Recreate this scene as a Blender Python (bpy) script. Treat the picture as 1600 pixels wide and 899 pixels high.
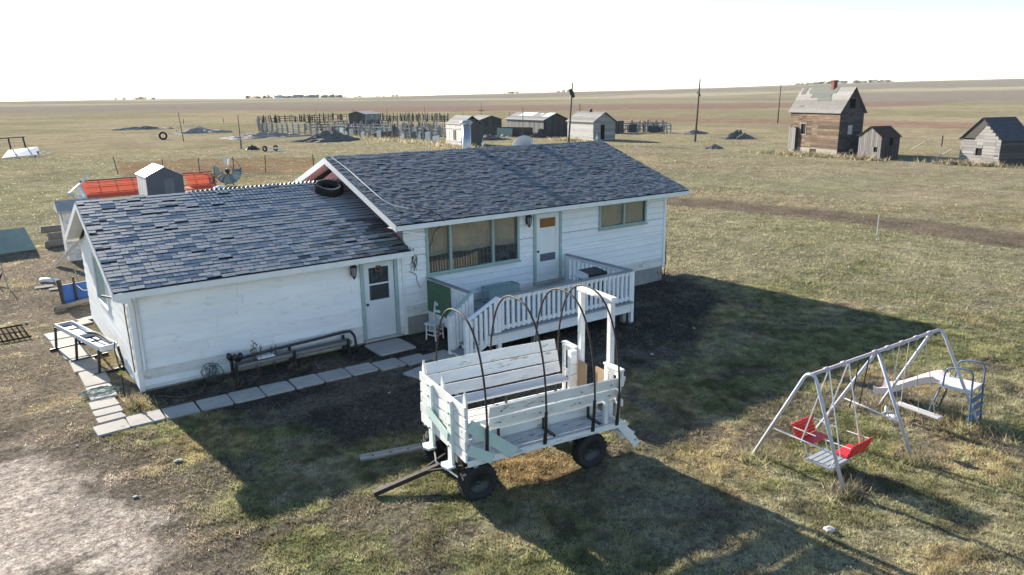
import bpy, math, random
import numpy as np
from mathutils import Vector, Matrix

for o in list(bpy.data.objects): bpy.data.objects.remove(o)
SC = bpy.context.scene
COL = SC.collection
rnd = random.Random(7)
R = math.radians

# ------------------------------------------------------------------ camera, sky, sun, exposure
CAM = Vector((-8.997, -17.169, 6.187)); YAW, PITCH, ROLL, FPX = 0.629, 0.250, -0.013, 1164.9
fw = Vector((math.sin(YAW)*math.cos(PITCH), math.cos(YAW)*math.cos(PITCH), -math.sin(PITCH)))
rt = Vector((math.cos(YAW), -math.sin(YAW), 0)); up = rt.cross(fw)
rt2 = rt*math.cos(ROLL) + up*math.sin(ROLL); up2 = -rt*math.sin(ROLL) + up*math.cos(ROLL)
cd = bpy.data.cameras.new('camera'); cam = bpy.data.objects.new('camera', cd); COL.objects.link(cam)
m = Matrix((rt2, up2, -fw)).transposed().to_4x4(); m.translation = CAM; cam.matrix_world = m
cd.sensor_width = 36; cd.lens = 36*FPX/1600; cd.clip_end = 30000; cd.clip_start = .1
SC.camera = cam

SUN = Vector((-0.27, 2.62, 1.0)).normalized()          # towards the sun
ELEV = math.asin(SUN.z); AZ = math.atan2(SUN.x, SUN.y)
W = bpy.data.worlds.new('World'); SC.world = W; W.use_nodes = True
wn = W.node_tree.nodes; wl = W.node_tree.links
sky = wn.new('ShaderNodeTexSky'); sky.sky_type = 'NISHITA'; sky.sun_disc = False
sky.sun_elevation = ELEV; sky.sun_rotation = AZ; sky.altitude = 700; sky.air_density = 1.0; sky.dust_density = 0.25; sky.ozone_density = 1.8
bg = wn['Background']; bg.inputs['Strength'].default_value = 0.095
wl.new(sky.outputs[0], bg.inputs[0])
sd = bpy.data.lights.new('sun', 'SUN'); sd.energy = 5.0; sd.angle = R(.5); sd.color = (1, .92, .79)
so = bpy.data.objects.new('sun', sd); COL.objects.link(so)
so.rotation_euler = (-SUN).to_track_quat('-Z', 'Y').to_euler(); so.location = (0, 0, 40)
vs = SC.view_settings; vs.view_transform = 'Standard'; vs.look = 'None'; vs.exposure = 1.40; vs.gamma = 1; vs.use_curve_mapping = False

# ------------------------------------------------------------------ helpers
class MB:
    def __init__(s): s.v = []; s.f = []
    def add(s, v, f):
        n = len(s.v); s.v += [tuple(p) for p in v]; s.f += [tuple(i+n for i in q) for q in f]; return s
    def box(s, x0, x1, y0, y1, z0, z1):
        return s.add([(x0,y0,z0),(x1,y0,z0),(x1,y1,z0),(x0,y1,z0),(x0,y0,z1),(x1,y0,z1),(x1,y1,z1),(x0,y1,z1)],
                     [(0,3,2,1),(4,5,6,7),(0,1,5,4),(1,2,6,5),(2,3,7,6),(3,0,4,7)])
    def beam(s, p, q, w, h, up=(0,0,1), taper=1):
        p = Vector(p); q = Vector(q); d = (q-p).normalized(); u = Vector(up)
        sd = d.cross(u)
        if sd.length < 1e-4: sd = d.cross(Vector((0,1,0)))
        sd.normalize(); u = sd.cross(d).normalized()
        a = []
        for c, k in ((p,1),(q,taper)):
            for i, j in ((-1,-1),(1,-1),(1,1),(-1,1)): a.append(c + sd*(i*w/2*k) + u*(j*h/2*k))
        return s.add(a, [(0,1,2,3),(7,6,5,4),(0,4,5,1),(1,5,6,2),(2,6,7,3),(3,7,4,0)])
    def tube(s, pts, r, n=7):
        pts = [Vector(p) for p in pts]; m = len(pts)
        rs = r if isinstance(r, (list, tuple)) else [r]*m
        T = [(pts[min(i+1,m-1)]-pts[max(i-1,0)]).normalized() for i in range(m)]
        a = Vector((0,0,1)) if abs(T[0].z) < .9 else Vector((1,0,0))
        u = T[0].cross(a).normalized(); V = []; F = []
        for i in range(m):
            u = (u - T[i]*u.dot(T[i])).normalized(); w = T[i].cross(u)
            for k in range(n):
                t = 2*math.pi*k/n; V.append(pts[i] + (u*math.cos(t)+w*math.sin(t))*rs[i])
        for i in range(m-1):
            for k in range(n): F.append((i*n+k, i*n+(k+1)%n, (i+1)*n+(k+1)%n, (i+1)*n+k))
        F.append(tuple(range(n-1,-1,-1))); F.append(tuple((m-1)*n+k for k in range(n)))
        return s.add(V, F)
    def lathe(s, prof, c, axis=(0,0,1), n=20, closed=False):      # prof: (radius, offset along axis)
        c = Vector(c); ax = Vector(axis).normalized()
        a = Vector((0,0,1)) if abs(ax.z) < .9 else Vector((1,0,0))
        u = ax.cross(a).normalized(); w = ax.cross(u); V = []; F = []
        for r, o in prof:
            for k in range(n):
                t = 2*math.pi*k/n; V.append(c + ax*o + (u*math.cos(t)+w*math.sin(t))*r)
        m = len(prof)
        for i in range(m if closed else m-1):
            j = (i+1) % m
            for k in range(n): F.append((i*n+k, i*n+(k+1)%n, j*n+(k+1)%n, j*n+k))
        if not closed:
            F.append(tuple(range(n-1,-1,-1))); F.append(tuple((m-1)*n+k for k in range(n)))
        return s.add(V, F)
    def prism(s, pts, off):                                       # polygon extruded by off
        pts = [Vector(p) for p in pts]; off = Vector(off); n = len(pts)
        return s.add(pts + [p+off for p in pts], [tuple(range(n-1,-1,-1)), tuple(range(n,2*n))] + [(i,(i+1)%n,n+(i+1)%n,n+i) for i in range(n)])
    def build(s, name, mat, parent=None, smooth=False, loc=None):
        me = bpy.data.meshes.new(name); me.from_pydata(s.v, [], s.f); me.update()
        if mat: me.materials.append(mat)
        if smooth: me.polygons.foreach_set('use_smooth', [True]*len(me.polygons))
        o = bpy.data.objects.new(name, me); COL.objects.link(o)
        if parent: o.parent = parent
        if loc: o.location = loc
        return o

def tag(o, label=None, cat=None, group=None, kind=None):
    if label: o['label'] = label
    if cat: o['category'] = cat
    if group: o['group'] = group
    if kind: o['kind'] = kind
    return o
def thing(name, label, cat, loc=(0,0,0), rz=0, group=None):
    o = bpy.data.objects.new(name, None); COL.objects.link(o); o.empty_display_size = .2
    o.location = loc; o.rotation_euler = (0,0,rz); return tag(o, label, cat, group)
def shared(name, me, parent, loc=(0,0,0), rot=(0,0,0), sc=(1,1,1)):
    o = bpy.data.objects.new(name, me); COL.objects.link(o); o.parent = parent
    o.location = loc; o.rotation_euler = rot; o.scale = sc; return o
def bez(pts, n):                                                   # Catmull-Rom through points
    pts = [Vector(p) for p in pts]; P = [pts[0]*2-pts[1]] + pts + [pts[-1]*2-pts[-2]]; out = []
    for i in range(1, len(P)-2):
        for k in range(n):
            t = k/n; a, b, c, d = P[i-1:i+3]
            out.append(.5*((2*b)+(c-a)*t+(2*a-5*b+4*c-d)*t*t+(3*b-a-3*c+d)*t**3))
    return out + [pts[-1]]

# ------------------------------------------------------------------ materials
def M(name, c1, c2=None, scale=4, rough=.75, bump=.15, bscale=40, stretch=(1,1,1), wear=None, metal=0, rand=.08, spec=.35, dist=.01):
    """c1/c2 mottled colour, wear=(colour, scale, threshold, softness) peeled or stained patches."""
    mt = bpy.data.materials.new(name); mt.use_nodes = True; nt = mt.node_tree; N = nt.nodes; L = nt.links
    p = N['Principled BSDF']; p.inputs['Roughness'].default_value = rough; p.inputs['Metallic'].default_value = metal
    p.inputs['Specular IOR Level'].default_value = spec
    tc = N.new('ShaderNodeTexCoord'); oi = N.new('ShaderNodeObjectInfo')
    mp = N.new('ShaderNodeMapping'); mp.inputs['Scale'].default_value = stretch
    ml = N.new('ShaderNodeVectorMath'); ml.operation = 'SCALE'; ml.inputs[0].default_value = (37, 91, 53); L.new(oi.outputs['Random'], ml.inputs['Scale'])
    L.new(tc.outputs['Object'], mp.inputs['Vector']); L.new(ml.outputs[0], mp.inputs['Location'])
    n1 = N.new('ShaderNodeTexNoise'); n1.inputs['Scale'].default_value = scale; n1.inputs['Detail'].default_value = 7; n1.inputs['Roughness'].default_value = .65
    L.new(mp.outputs[0], n1.inputs['Vector'])
    mix = N.new('ShaderNodeMix'); mix.data_type = 'RGBA'
    mr = N.new('ShaderNodeMapRange'); mr.inputs[1].default_value = .3; mr.inputs[2].default_value = .7; L.new(n1.outputs['Fac'], mr.inputs[0])
    L.new(mr.outputs[0], mix.inputs['Factor'])
    c2 = c2 or tuple(x*.72 for x in c1)
    mix.inputs['A'].default_value = (*c1, 1); mix.inputs['B'].default_value = (*c2, 1)
    out = mix.outputs['Result']
    if wear:
        wc, ws, wt, wsoft = wear
        n2 = N.new('ShaderNodeTexNoise'); n2.inputs['Scale'].default_value = ws; n2.inputs['Detail'].default_value = 9; n2.inputs['Roughness'].default_value = .72
        L.new(mp.outputs[0], n2.inputs['Vector'])
        r2 = N.new('ShaderNodeMapRange'); r2.inputs[1].default_value = wt; r2.inputs[2].default_value = wt+wsoft; L.new(n2.outputs['Fac'], r2.inputs[0])
        m2 = N.new('ShaderNodeMix'); m2.data_type = 'RGBA'; L.new(r2.outputs[0], m2.inputs['Factor']); L.new(out, m2.inputs['A']); m2.inputs['B'].default_value = (*wc, 1)
        out = m2.outputs['Result']
    hs = N.new('ShaderNodeHueSaturation'); v = N.new('ShaderNodeMapRange'); v.inputs[3].default_value = 1-rand; v.inputs[4].default_value = 1+rand
    L.new(oi.outputs['Random'], v.inputs[0]); L.new(v.outputs[0], hs.inputs['Value']); L.new(out, hs.inputs['Color'])
    L.new(hs.outputs[0], p.inputs['Base Color'])
    if bump:
        nb = N.new('ShaderNodeTexNoise'); nb.inputs['Scale'].default_value = bscale; nb.inputs['Detail'].default_value = 5; L.new(mp.outputs[0], nb.inputs['Vector'])
        b = N.new('ShaderNodeBump'); b.inputs['Strength'].default_value = bump; b.inputs['Distance'].default_value = dist
        L.new(nb.outputs['Fac'], b.inputs['Height']); L.new(b.outputs[0], p.inputs['Normal'])
    return mt
def glass(name, tint, op):
    mt = bpy.data.materials.new(name); mt.use_nodes = True; nt = mt.node_tree; N = nt.nodes; L = nt.links
    for n in list(N):
        if n.type == 'BSDF_PRINCIPLED': N.remove(n)
    t = N.new('ShaderNodeBsdfTransparent'); t.inputs[0].default_value = (*tint, 1)
    g = N.new('ShaderNodeBsdfGlossy'); g.inputs['Roughness'].default_value = .03
    d = N.new('ShaderNodeBsdfDiffuse'); d.inputs[0].default_value = (*tint, 1)
    lw = N.new('ShaderNodeLayerWeight'); pw = N.new('ShaderNodeMath'); pw.operation = 'POWER'; pw.inputs[1].default_value = 4; L.new(lw.outputs['Facing'], pw.inputs[0])
    fr = N.new('ShaderNodeMath'); fr.operation = 'MULTIPLY_ADD'; fr.inputs[1].default_value = .9; fr.inputs[2].default_value = .07; L.new(pw.outputs[0], fr.inputs[0])
    m1 = N.new('ShaderNodeMixShader'); m1.inputs[0].default_value = op; L.new(t.outputs[0], m1.inputs[1]); L.new(d.outputs[0], m1.inputs[2])
    m2 = N.new('ShaderNodeMixShader'); L.new(fr.outputs[0], m2.inputs[0]); L.new(m1.outputs[0], m2.inputs[1]); L.new(g.outputs[0], m2.inputs[2])
    L.new(m2.outputs[0], N['Material Output'].inputs[0]); return mt

GREYW = (.30, .28, .26)
m_white = M('white_painted_siding', (.85,.85,.84), (.76,.76,.755), 2.2, .6, .12, 60, (1,1,4), wear=((.52,.51,.48), 4, .59, .12), rand=.035)
m_gwhite = M('garage_white_paint', (.86,.855,.84), (.78,.775,.755), 1.3, .6, .25, 22, (1,1,3), wear=((.62,.595,.55), 2.6, .56, .16), rand=.03)
m_dirtyw = M('mud_splashed_white', (.74,.72,.68), (.60,.57,.52), 2.2, .7, .25, 30, (1,1,2), wear=((.36,.32,.27), 4, .55, .14), rand=.05)
m_trim = M('white_trim', (.80,.79,.76), (.70,.69,.66), 3, .55, .08, 50, wear=((.5,.48,.44), 6, .63, .1), rand=.03)
m_green = M('pale_green_trim', (.36,.46,.42), (.28,.37,.34), 5, .6, .1, 50, wear=((.52,.56,.53), 7, .6, .1))
m_dgreen = M('green_board', (.10,.20,.11), (.07,.15,.085), 9, .8, .1, 50, wear=((.17,.24,.16), 20, .58, .1))
m_found = M('concrete_foundation', (.34,.33,.31), (.22,.21,.20), 3, .9, .3, 30)
m_concrete = M('concrete_slab', (.44,.41,.375), (.33,.31,.28), 2.2, .9, .35, 25, wear=((.20,.18,.155), 2.5, .60, .08), rand=.10)
m_shM = M('mottled_asphalt_shingle', (.11,.12,.138), (.42,.44,.47), 8.5, .6, .5, 120, (1,1.6,1.6), wear=((.075,.08,.08), 2.0, .57, .2), rand=.2, spec=.8)
m_shG = M('grey_asphalt_shingle', (.35,.353,.36), (.30,.303,.31), 3, .65, .4, 150, wear=((.24,.245,.25), 1.2, .58, .2), rand=.05, spec=.5)
m_under = M('roof_felt', (.055,.058,.065), (.035,.038,.043), 8, .95, .1)
m_shs = [M('mottled_shingle_%d' % i, tuple(k*v for v in (.97,.99,1.03)), tuple(.65*k*v for v in (.97,.99,1.03)), 9, .7, .5, 120, wear=((.05,.055,.05), 1.7, .58, .2), rand=.0, spec=.5) for i, k in enumerate((.14,.18,.22,.28))]
m_shGd = M('stained_shingle', (.17,.175,.175), (.10,.105,.10), 9, .8, .5, 120, wear=((.10,.095,.05), 6, .6, .1), rand=.3)
m_moss = M('lichen', (.10,.10,.05), (.05,.05,.03), 20, .95, .4)
m_black = M('black_metal', (.016,.016,.018), (.03,.03,.03), 9, .45, .05, spec=.5)
m_rust = M('rusty_iron', (.060,.045,.038), (.035,.029,.027), 12, .7, .2, metal=.2)
m_steel = M('galvanised_steel', (.45,.46,.47), (.33,.34,.35), 8, .38, .05, metal=.7)
m_tin = M('white_metal_sheet', (.74,.75,.75), (.62,.63,.64), 3, .4, .05, spec=.5)
m_rubber = M('tyre_rubber', (.018,.018,.019), (.032,.031,.03), 15, .85, .2)
m_wagw = M('worn_white_boards', (.80,.79,.76), (.66,.65,.62), 3, .65, .2, 30, (1,4,4), wear=((.34,.31,.28), 2.4, .58, .07), rand=.07)
m_floor = M('worn_wagon_floor', (.66,.66,.65), (.46,.46,.45), 4, .7, .3, 30, (1,6,3), wear=((.07,.065,.06), 3.2, .565, .05), rand=.08)
m_deckp = M('deck_planks', (.34,.35,.36), (.24,.25,.26), 3, .75, .3, 30, (1,5,3), wear=((.12,.115,.11), 4, .58, .1), rand=.12)
m_pgreen = M('faded_mint_paint', (.42,.56,.50), (.52,.62,.57), 3, .6, .1, 40, wear=((.66,.68,.65), 6, .6, .1))
m_pgreen2 = M('whitened_mint_paint', (.66,.73,.69), (.74,.77,.74), 3, .6, .1, 40, wear=((.45,.48,.45), 6, .6, .1))
m_card = M('tan_cardboard', (.40,.27,.16), (.32,.21,.12), 4, .85, .05)
m_swing = M('chalky_swing_paint', (.44,.47,.56), (.58,.58,.62), 6, .5, .1, 40, wear=((.55,.40,.44), 3, .56, .1))
m_swpink = M('faded_pink_paint', (.50,.38,.41), (.55,.48,.50), 6, .5, .1, 40, wear=((.6,.6,.62), 6, .57, .1))
m_swblue = M('blue_tube', (.07,.13,.22), (.12,.18,.26), 6, .45, .05)
m_red = M('red_plastic', (.62,.03,.035), (.52,.028,.03), 3, .4, .0, spec=.5)
m_pink = M('sun_bleached_pink_plastic', (.64,.53,.52), (.70,.61,.60), 3, .5, .0)
m_plastic = M('dirty_white_plastic', (.70,.68,.66), (.6,.57,.55), 5, .5, .0)
m_rope = M('pale_rope', (.50,.47,.40), (.4,.37,.3), 30, .9, .0)
m_gseat = M('grey_slat', (.36,.40,.44), (.28,.31,.35), 9, .6, .05)
m_old = M('weathered_grey_wood', (.33,.315,.30), (.23,.22,.205), 4, .9, .4, 25, (1,1,6), wear=((.36,.34,.32), 5, .58, .12), rand=.22)
m_oldv = M('weathered_grey_upright_boards', (.25,.235,.22), (.17,.16,.15), 4, .9, .4, 25, (5,5,.6), wear=((.36,.34,.32), 5, .58, .12), rand=.22)
m_brown = M('sunburnt_brown_wood', (.19,.125,.078), (.085,.06,.045), 1.6, .9, .4, 20, (.5,.5,9), wear=((.28,.235,.185), 2, .56, .12), rand=.45)
m_dark = M('dark_weathered_wood', (.10,.088,.085), (.065,.058,.055), 3, .9, .3, 20, (1,1,5), rand=.25)
m_chip = M('peeling_white_wood', (.60,.58,.55), (.46,.44,.41), 3, .85, .3, 20, (1,1,4), wear=((.26,.24,.22), 3, .53, .1), rand=.15)
m_oshing = M('old_grey_shingles', (.25,.24,.225), (.17,.16,.15), 4, .9, .4, 20, (1,1,1), wear=((.29,.28,.265), 3, .57, .1), rand=.3)
m_gshing = M('greenish_felt_roof', (.13,.135,.12), (.10,.105,.095), 6, .9, .3)
m_droof = M('dark_roof', (.095,.098,.105), (.065,.068,.075), 3, .95, .3)
m_rroof = M('rust_brown_roof', (.10,.06,.04), (.06,.04,.03), 4, .9, .3)
m_brick = M('red_brick', (.22,.085,.07), (.16,.065,.055), 12, .9, .3)
m_hole = M('dark_opening', (.012,.011,.011), (.018,.016,.016), 5, 1, 0)
m_orange = M('faded_orange_red_steel', (.72,.13,.055), (.62,.11,.05), 3, .55, .1, wear=((.6,.28,.18), 4, .6, .15))
m_canvas = bpy.data.materials.new('orange_canvas'); m_canvas.use_nodes = True
_N = m_canvas.node_tree.nodes; _L = m_canvas.node_tree.links; _p = _N['Principled BSDF']; _p.inputs['Base Color'].default_value = (.42,.12,.08,1); _p.inputs['Roughness'].default_value = .8
_t = _N.new('ShaderNodeBsdfTranslucent'); _t.inputs[0].default_value = (.42,.095,.06,1); _m = _N.new('ShaderNodeMixShader'); _m.inputs[0].default_value = .5
_L.new(_p.outputs[0], _m.inputs[1]); _L.new(_t.outputs[0], _m.inputs[2]); _L.new(_m.outputs[0], _N['Material Output'].inputs[0])
m_blue = M('blue_sheet', (.02,.10,.34), (.015,.07,.25), 3, .5, .1)
m_teal = M('grey_green_sheet', (.24,.32,.30), (.19,.26,.25), 3, .6, .1)
m_log = M('bare_log', (.28,.24,.20), (.18,.155,.13), 4, .9, .4, 20, (6,1,1))
m_rock = M('rubble', (.20,.18,.16), (.12,.105,.095), 6, .95, .5)
m_stone = M('pale_stone', (.5,.48,.45), (.4,.38,.35), 8, .9, .3)
m_pole = M('pole_wood', (.13,.105,.085), (.09,.075,.062), 3, .9, .3, 20, (6,6,1))
m_curt = M('beige_curtain', (.37,.30,.235), (.30,.24,.18), 3, .9, .1)
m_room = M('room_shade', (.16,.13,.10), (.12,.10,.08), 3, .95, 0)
m_wood = M('varnished_wood', (.58,.35,.18), (.46,.27,.13), 5, .5, .05)
m_dwood = M('dark_varnish', (.05,.03,.02), (.035,.02,.015), 5, .4, .05)
m_pinkw = M('pink_soffit', (.50,.27,.27), (.42,.22,.22), 3, .8, .1)
m_stem = M('dry_stems', (.13,.10,.065), (.09,.07,.045), 20, .95, 0)
m_lamp = M('lamp_glass', (.35,.36,.36), (.3,.3,.3), 9, .2, 0)
m_ftree = M('far_bare_trees', (.10,.10,.085), (.07,.07,.06), .05, 1, 0)
m_dish = M('dish_grey', (.55,.56,.57), (.5,.51,.52), 5, .45, 0)
g_win = glass('window_glass', (.93,.95,.94), .015)
g_tank = glass('tank_glass', (.70,.80,.78), .25)

# ------------------------------------------------------------------ ground
rs = np.random.RandomState(3)
PERM = rs.rand(256, 256)
def vnoise(x, y):
    xi = np.floor(x).astype(int); yi = np.floor(y).astype(int); fx = x-xi; fy = y-yi
    fx = fx*fx*(3-2*fx); fy = fy*fy*(3-2*fy)
    g = lambda a, b: PERM[a & 255, b & 255]
    return (g(xi,yi)*(1-fx)+g(xi+1,yi)*fx)*(1-fy) + (g(xi,yi+1)*(1-fx)+g(xi+1,yi+1)*fx)*fy
def fbm(x, y, s, o=4, seed=0):
    x = x/s + seed*17.3; y = y/s + seed*9.7; r = 0; a = .5; t = 0
    for i in range(o): r = r + a*vnoise(x, y); t += a; x = x*2.03+5.1; y = y*2.03+1.7; a *= .55
    return r/t
def sstep(a, b, x):
    t = np.clip((x-a)/(b-a), 0, 1); return t*t*(3-2*t)
def polyd(x, y, pts):                                              # signed distance, negative inside
    pts = np.array(pts, float); d = np.full(x.shape, 1e18); ins = np.zeros(x.shape, bool); n = len(pts)
    for i in range(n):
        a = pts[i]; b = pts[(i+1) % n]; e = b-a; wx = x-a[0]; wy = y-a[1]
        t = np.clip((wx*e[0]+wy*e[1])/(e@e), 0, 1); d = np.minimum(d, (wx-e[0]*t)**2+(wy-e[1]*t)**2)
        c = ((a[1] > y) != (b[1] > y))
        with np.errstate(divide='ignore', invalid='ignore'): xx = e[0]*(y-a[1])/(e[1] if e[1] else 1e-9)+a[0]
        ins ^= c & (x < xx)
    d = np.sqrt(d); return np.where(ins, -d, d)
def mixc(c, k, m): return c*(1-m[..., None]) + np.array(k)*m[..., None]
DRY = (.272,.230,.152); GRN = (.140,.148,.066); SAGE = (.212,.205,.128); SOIL = (.185,.152,.120); DRIVE = (.47,.395,.33); SHADE_SOIL = (.056,.051,.048)
DRIVE_P = [(-9.3,-.6),(-8.7,-1.7),(-8.15,-3.2),(-7.8,-4.8),(-7.5,-6.2),(-7.4,-8.2),(-7.2,-16),(-16,-16),(-16,-.6)]
DIRT_P = [(-30,22),(-5.2,20.5),(-5.6,14),(-6.5,8.7),(-6.5,0),(-7.2,-1.6),(-7.4,-2.6),(-8.0,-5),(-30,-5)]
SHADE_SOIL_P = [(-6.6,-.2),(0,0),(10.5,0),(10.2,-1.2),(9.5,-3.0),(6.5,-4.6),(2.5,-5.6),(0,-5.8),(-2.3,-6.1),(-4.0,-5.0),(-4.6,-2.6),(-6.3,-1.2)]  # bare soil by the house, widened and darkened to paint in its shade
TRACK_P = [(15,21),(20,17.2),(24,11.8),(25.5,4),(25.2,-5.4),(24.5,-20),(22,-60),(27,-60),(28,-20),(28.8,-4.3),(28.6,5),(26.6,13.7),(22,19),(17,23)]
FARB = [(120,900),(141,606),(159,317),(205,262),(246,231.6),(266,211),(330,150),(560,220),(424,343),(410,392),(289,574),(237,1000)]
NEARB = [(136,150),(131,108),(131,67),(125,31),(118,0),(112,-60),(150,-60),(154,0),(159,44),(166,88),(155,130),(161,179)]
def gcol(x, y):
    """albedo and grass density at ground points"""
    n1 = fbm(x, y, 2.2, 5, 1); n2 = fbm(x, y, .55, 4, 2); n3 = fbm(x, y, 9, 4, 3); n4 = fbm(x, y, 30, 4, 4)
    r = np.hypot(x+2, y+8)
    near = 1 - sstep(9, 22, r)
    gm = sstep(.47, .60, .40*n1+.22*n2+.38*n3+.055*near)
    gp = np.exp(-(((x-16.2)/2.6)**2+((y+3)/1.3)**2))
    gp = np.maximum(gp, .8*np.exp(-(((x+4.5)/2.3)**2+((y+7.8)/1.6)**2)))
    gp = np.maximum(gp, .7*np.exp(-(((x-1.5)/1.6)**2+((y+10.6)/1.6)**2)))
    gm = np.clip(gm*(.35+.65*near) + gp*sstep(.35,.6,n2), 0, 1)
    c = np.zeros(x.shape+(3,)) + np.array(DRY)
    c = c*((.82+.36*n4)*(1-.14*(1-near)))[..., None]
    c = mixc(c, (.33,.265,.155), sstep(.5,.7,n3)*.5*(1-near)); c = mixc(c, SAGE, (.62*near+.55*sstep(.42,.6,fbm(x,y,14,4,21))*(1-near)))
    c = mixc(c, GRN, gm*.92)
    c = mixc(c, (.16,.135,.10), sstep(.60,.72,n2)*.55*(.3+.7*near)); c = mixc(c, (.31,.24,.13), near*sstep(.55,.68,fbm(x,y,1.6,4,22))*.6)
    dens = .55 + .45*gm + 0*x
    far = sstep(60, 160, r)
    c = mixc(c, mixc(np.zeros(x.shape+(3,))+np.array((.30,.248,.160)), (.232,.205,.125), sstep(.44,.58,fbm(x,y,45,4,23))), far*.8)
    w = (n1-.5)*1.6+(n2-.5)*.7
    m = 1-sstep(-.5, .9, polyd(x, y, DIRT_P)+w*1.6); k = m*sstep(.36, .52, n1*.6+n2*.4)
    c = mixc(c, SOIL, k*.85); dens = dens*(1-.8*k)
    m = 1-sstep(-.25, .6, polyd(x, y, SHADE_SOIL_P)+w*.9); c = mixc(c, SHADE_SOIL, m*.9); dens = dens*(1-.86*m)
    pd = polyd(x, y, DRIVE_P); m = 1-sstep(.2, 1.5, pd+w*1.2); c = mixc(c, (.20,.158,.125), m*.85); dens = dens*(1-.8*m); m = 1-sstep(-.7, .5, pd+w*1.1); c = mixc(c, np.array(DRIVE), m); dens = dens*(1-.97*m)
    c = np.where((m > .01)[..., None], c*(1+((n2-.5)*.25*m)[..., None]), c)
    m = (1-sstep(-.3, .7, polyd(x, y, TRACK_P)+w*.7))*(.8+.2*n2); c = mixc(c, (.135,.105,.080), m*.97); dens = dens*(1-.9*m)
    m = np.exp(-((x+1.85)**2/.62+(y+7.95)**2/.42)); m = sstep(.25,.6,m+(n2-.5)*.35); c = mixc(c, (.225,.16,.085), m*.85); dens = dens*(1-.3*m)
    m = sstep(.60,.68,fbm(x,y,1.1,4,8))*near*.8; c = mixc(c, (.13,.11,.085), m); dens = dens*(1-.75*m)
    wf = (n4-.5)*14
    m = 1-sstep(-6, 4, polyd(x, y, FARB)+wf); c = mixc(c, (.225,.145,.115), m*.9)
    m = 1-sstep(-4, 3, polyd(x, y, NEARB)+wf*.7); c = mixc(c, (.24,.155,.115), m*.85)
    # field strips towards the horizon
    t = .75*x+.66*y + (n4-.5)*90
    st = .5+.5*np.sin(t/210+1.7*fbm(x,y,700,3,5)*6); big = sstep(350, 700, r)
    c = mixc(c, (.215,.18,.145), big*sstep(.66,.80,st)*.85); c = mixc(c, (.36,.32,.225), big*sstep(.28,.15,st)*.8)
    return np.clip(c, .01, .6), np.clip(dens, 0, 1)
def height(x, y):
    r = np.hypot(x-CAM.x, y-CAM.y); az = np.degrees(np.arctan2(x-CAM.x, y-CAM.y))
    amp = 6 + 28*sstep(22, 66, az) + 12*fbm(x, y, 900, 4, 6)
    z = amp*sstep(700, 3000, r) - sstep(3600, 7000, r)*60
    z = z + sstep(60, 200, r)*(fbm(x, y, 120, 3, 7)-.5)*.8
    nearm = 1-sstep(60, 140, r)
    hh = np.maximum(np.maximum(-6.9-x, x-10.2), np.maximum(-3-y, y-7.8))
    z = z + nearm*sstep(.2, 2, hh)*((fbm(x, y, 3.5, 4, 9)-.5)*.10 + (fbm(x,y,.5,3,10)-.5)*.035)
    return z
def axis(lo, hi, st, far):
    a = list(np.arange(lo, hi+st/2, st)); s = st; b = []
    v = hi
    while v < far: s *= 1.055; v += s; b.append(v)
    s = st; v = lo; c = []
    while v > -far: s *= 1.055; v -= s; c.append(v)
    return np.array(c[::-1]+a+b)
xs = axis(-12, 20, .16, 9000); ys = axis(-14, 10, .16, 9000)
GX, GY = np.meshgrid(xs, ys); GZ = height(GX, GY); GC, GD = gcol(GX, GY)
nx, ny = len(xs), len(ys)
co = np.stack([GX, GY, GZ], -1).reshape(-1, 3)
ii = np.arange((ny-1)*(nx-1)); iy, ix = ii//(nx-1), ii % (nx-1); b0 = iy*nx+ix
faces = np.stack([b0, b0+1, b0+nx+1, b0+nx], -1)
def npmesh(name, co, faces, cols=None):
    me = bpy.data.meshes.new(name); k = faces.shape[1]
    me.vertices.add(len(co)); me.vertices.foreach_set('co', co.astype(np.float32).ravel())
    me.loops.add(faces.size); me.loops.foreach_set('vertex_index', faces.astype(np.int32).ravel())
    me.polygons.add(len(faces)); me.polygons.foreach_set('loop_start', np.arange(0, faces.size, k, dtype=np.int32))
    me.polygons.foreach_set('loop_total', np.full(len(faces), k, np.int32))
    if cols is not None:
        a = me.attributes.new('col', 'FLOAT_COLOR', 'POINT'); a.data.foreach_set('color', np.concatenate([cols, np.ones((len(cols),1))], 1).astype(np.float32).ravel())
    me.update(calc_edges=True); me.validate(); return me
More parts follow.
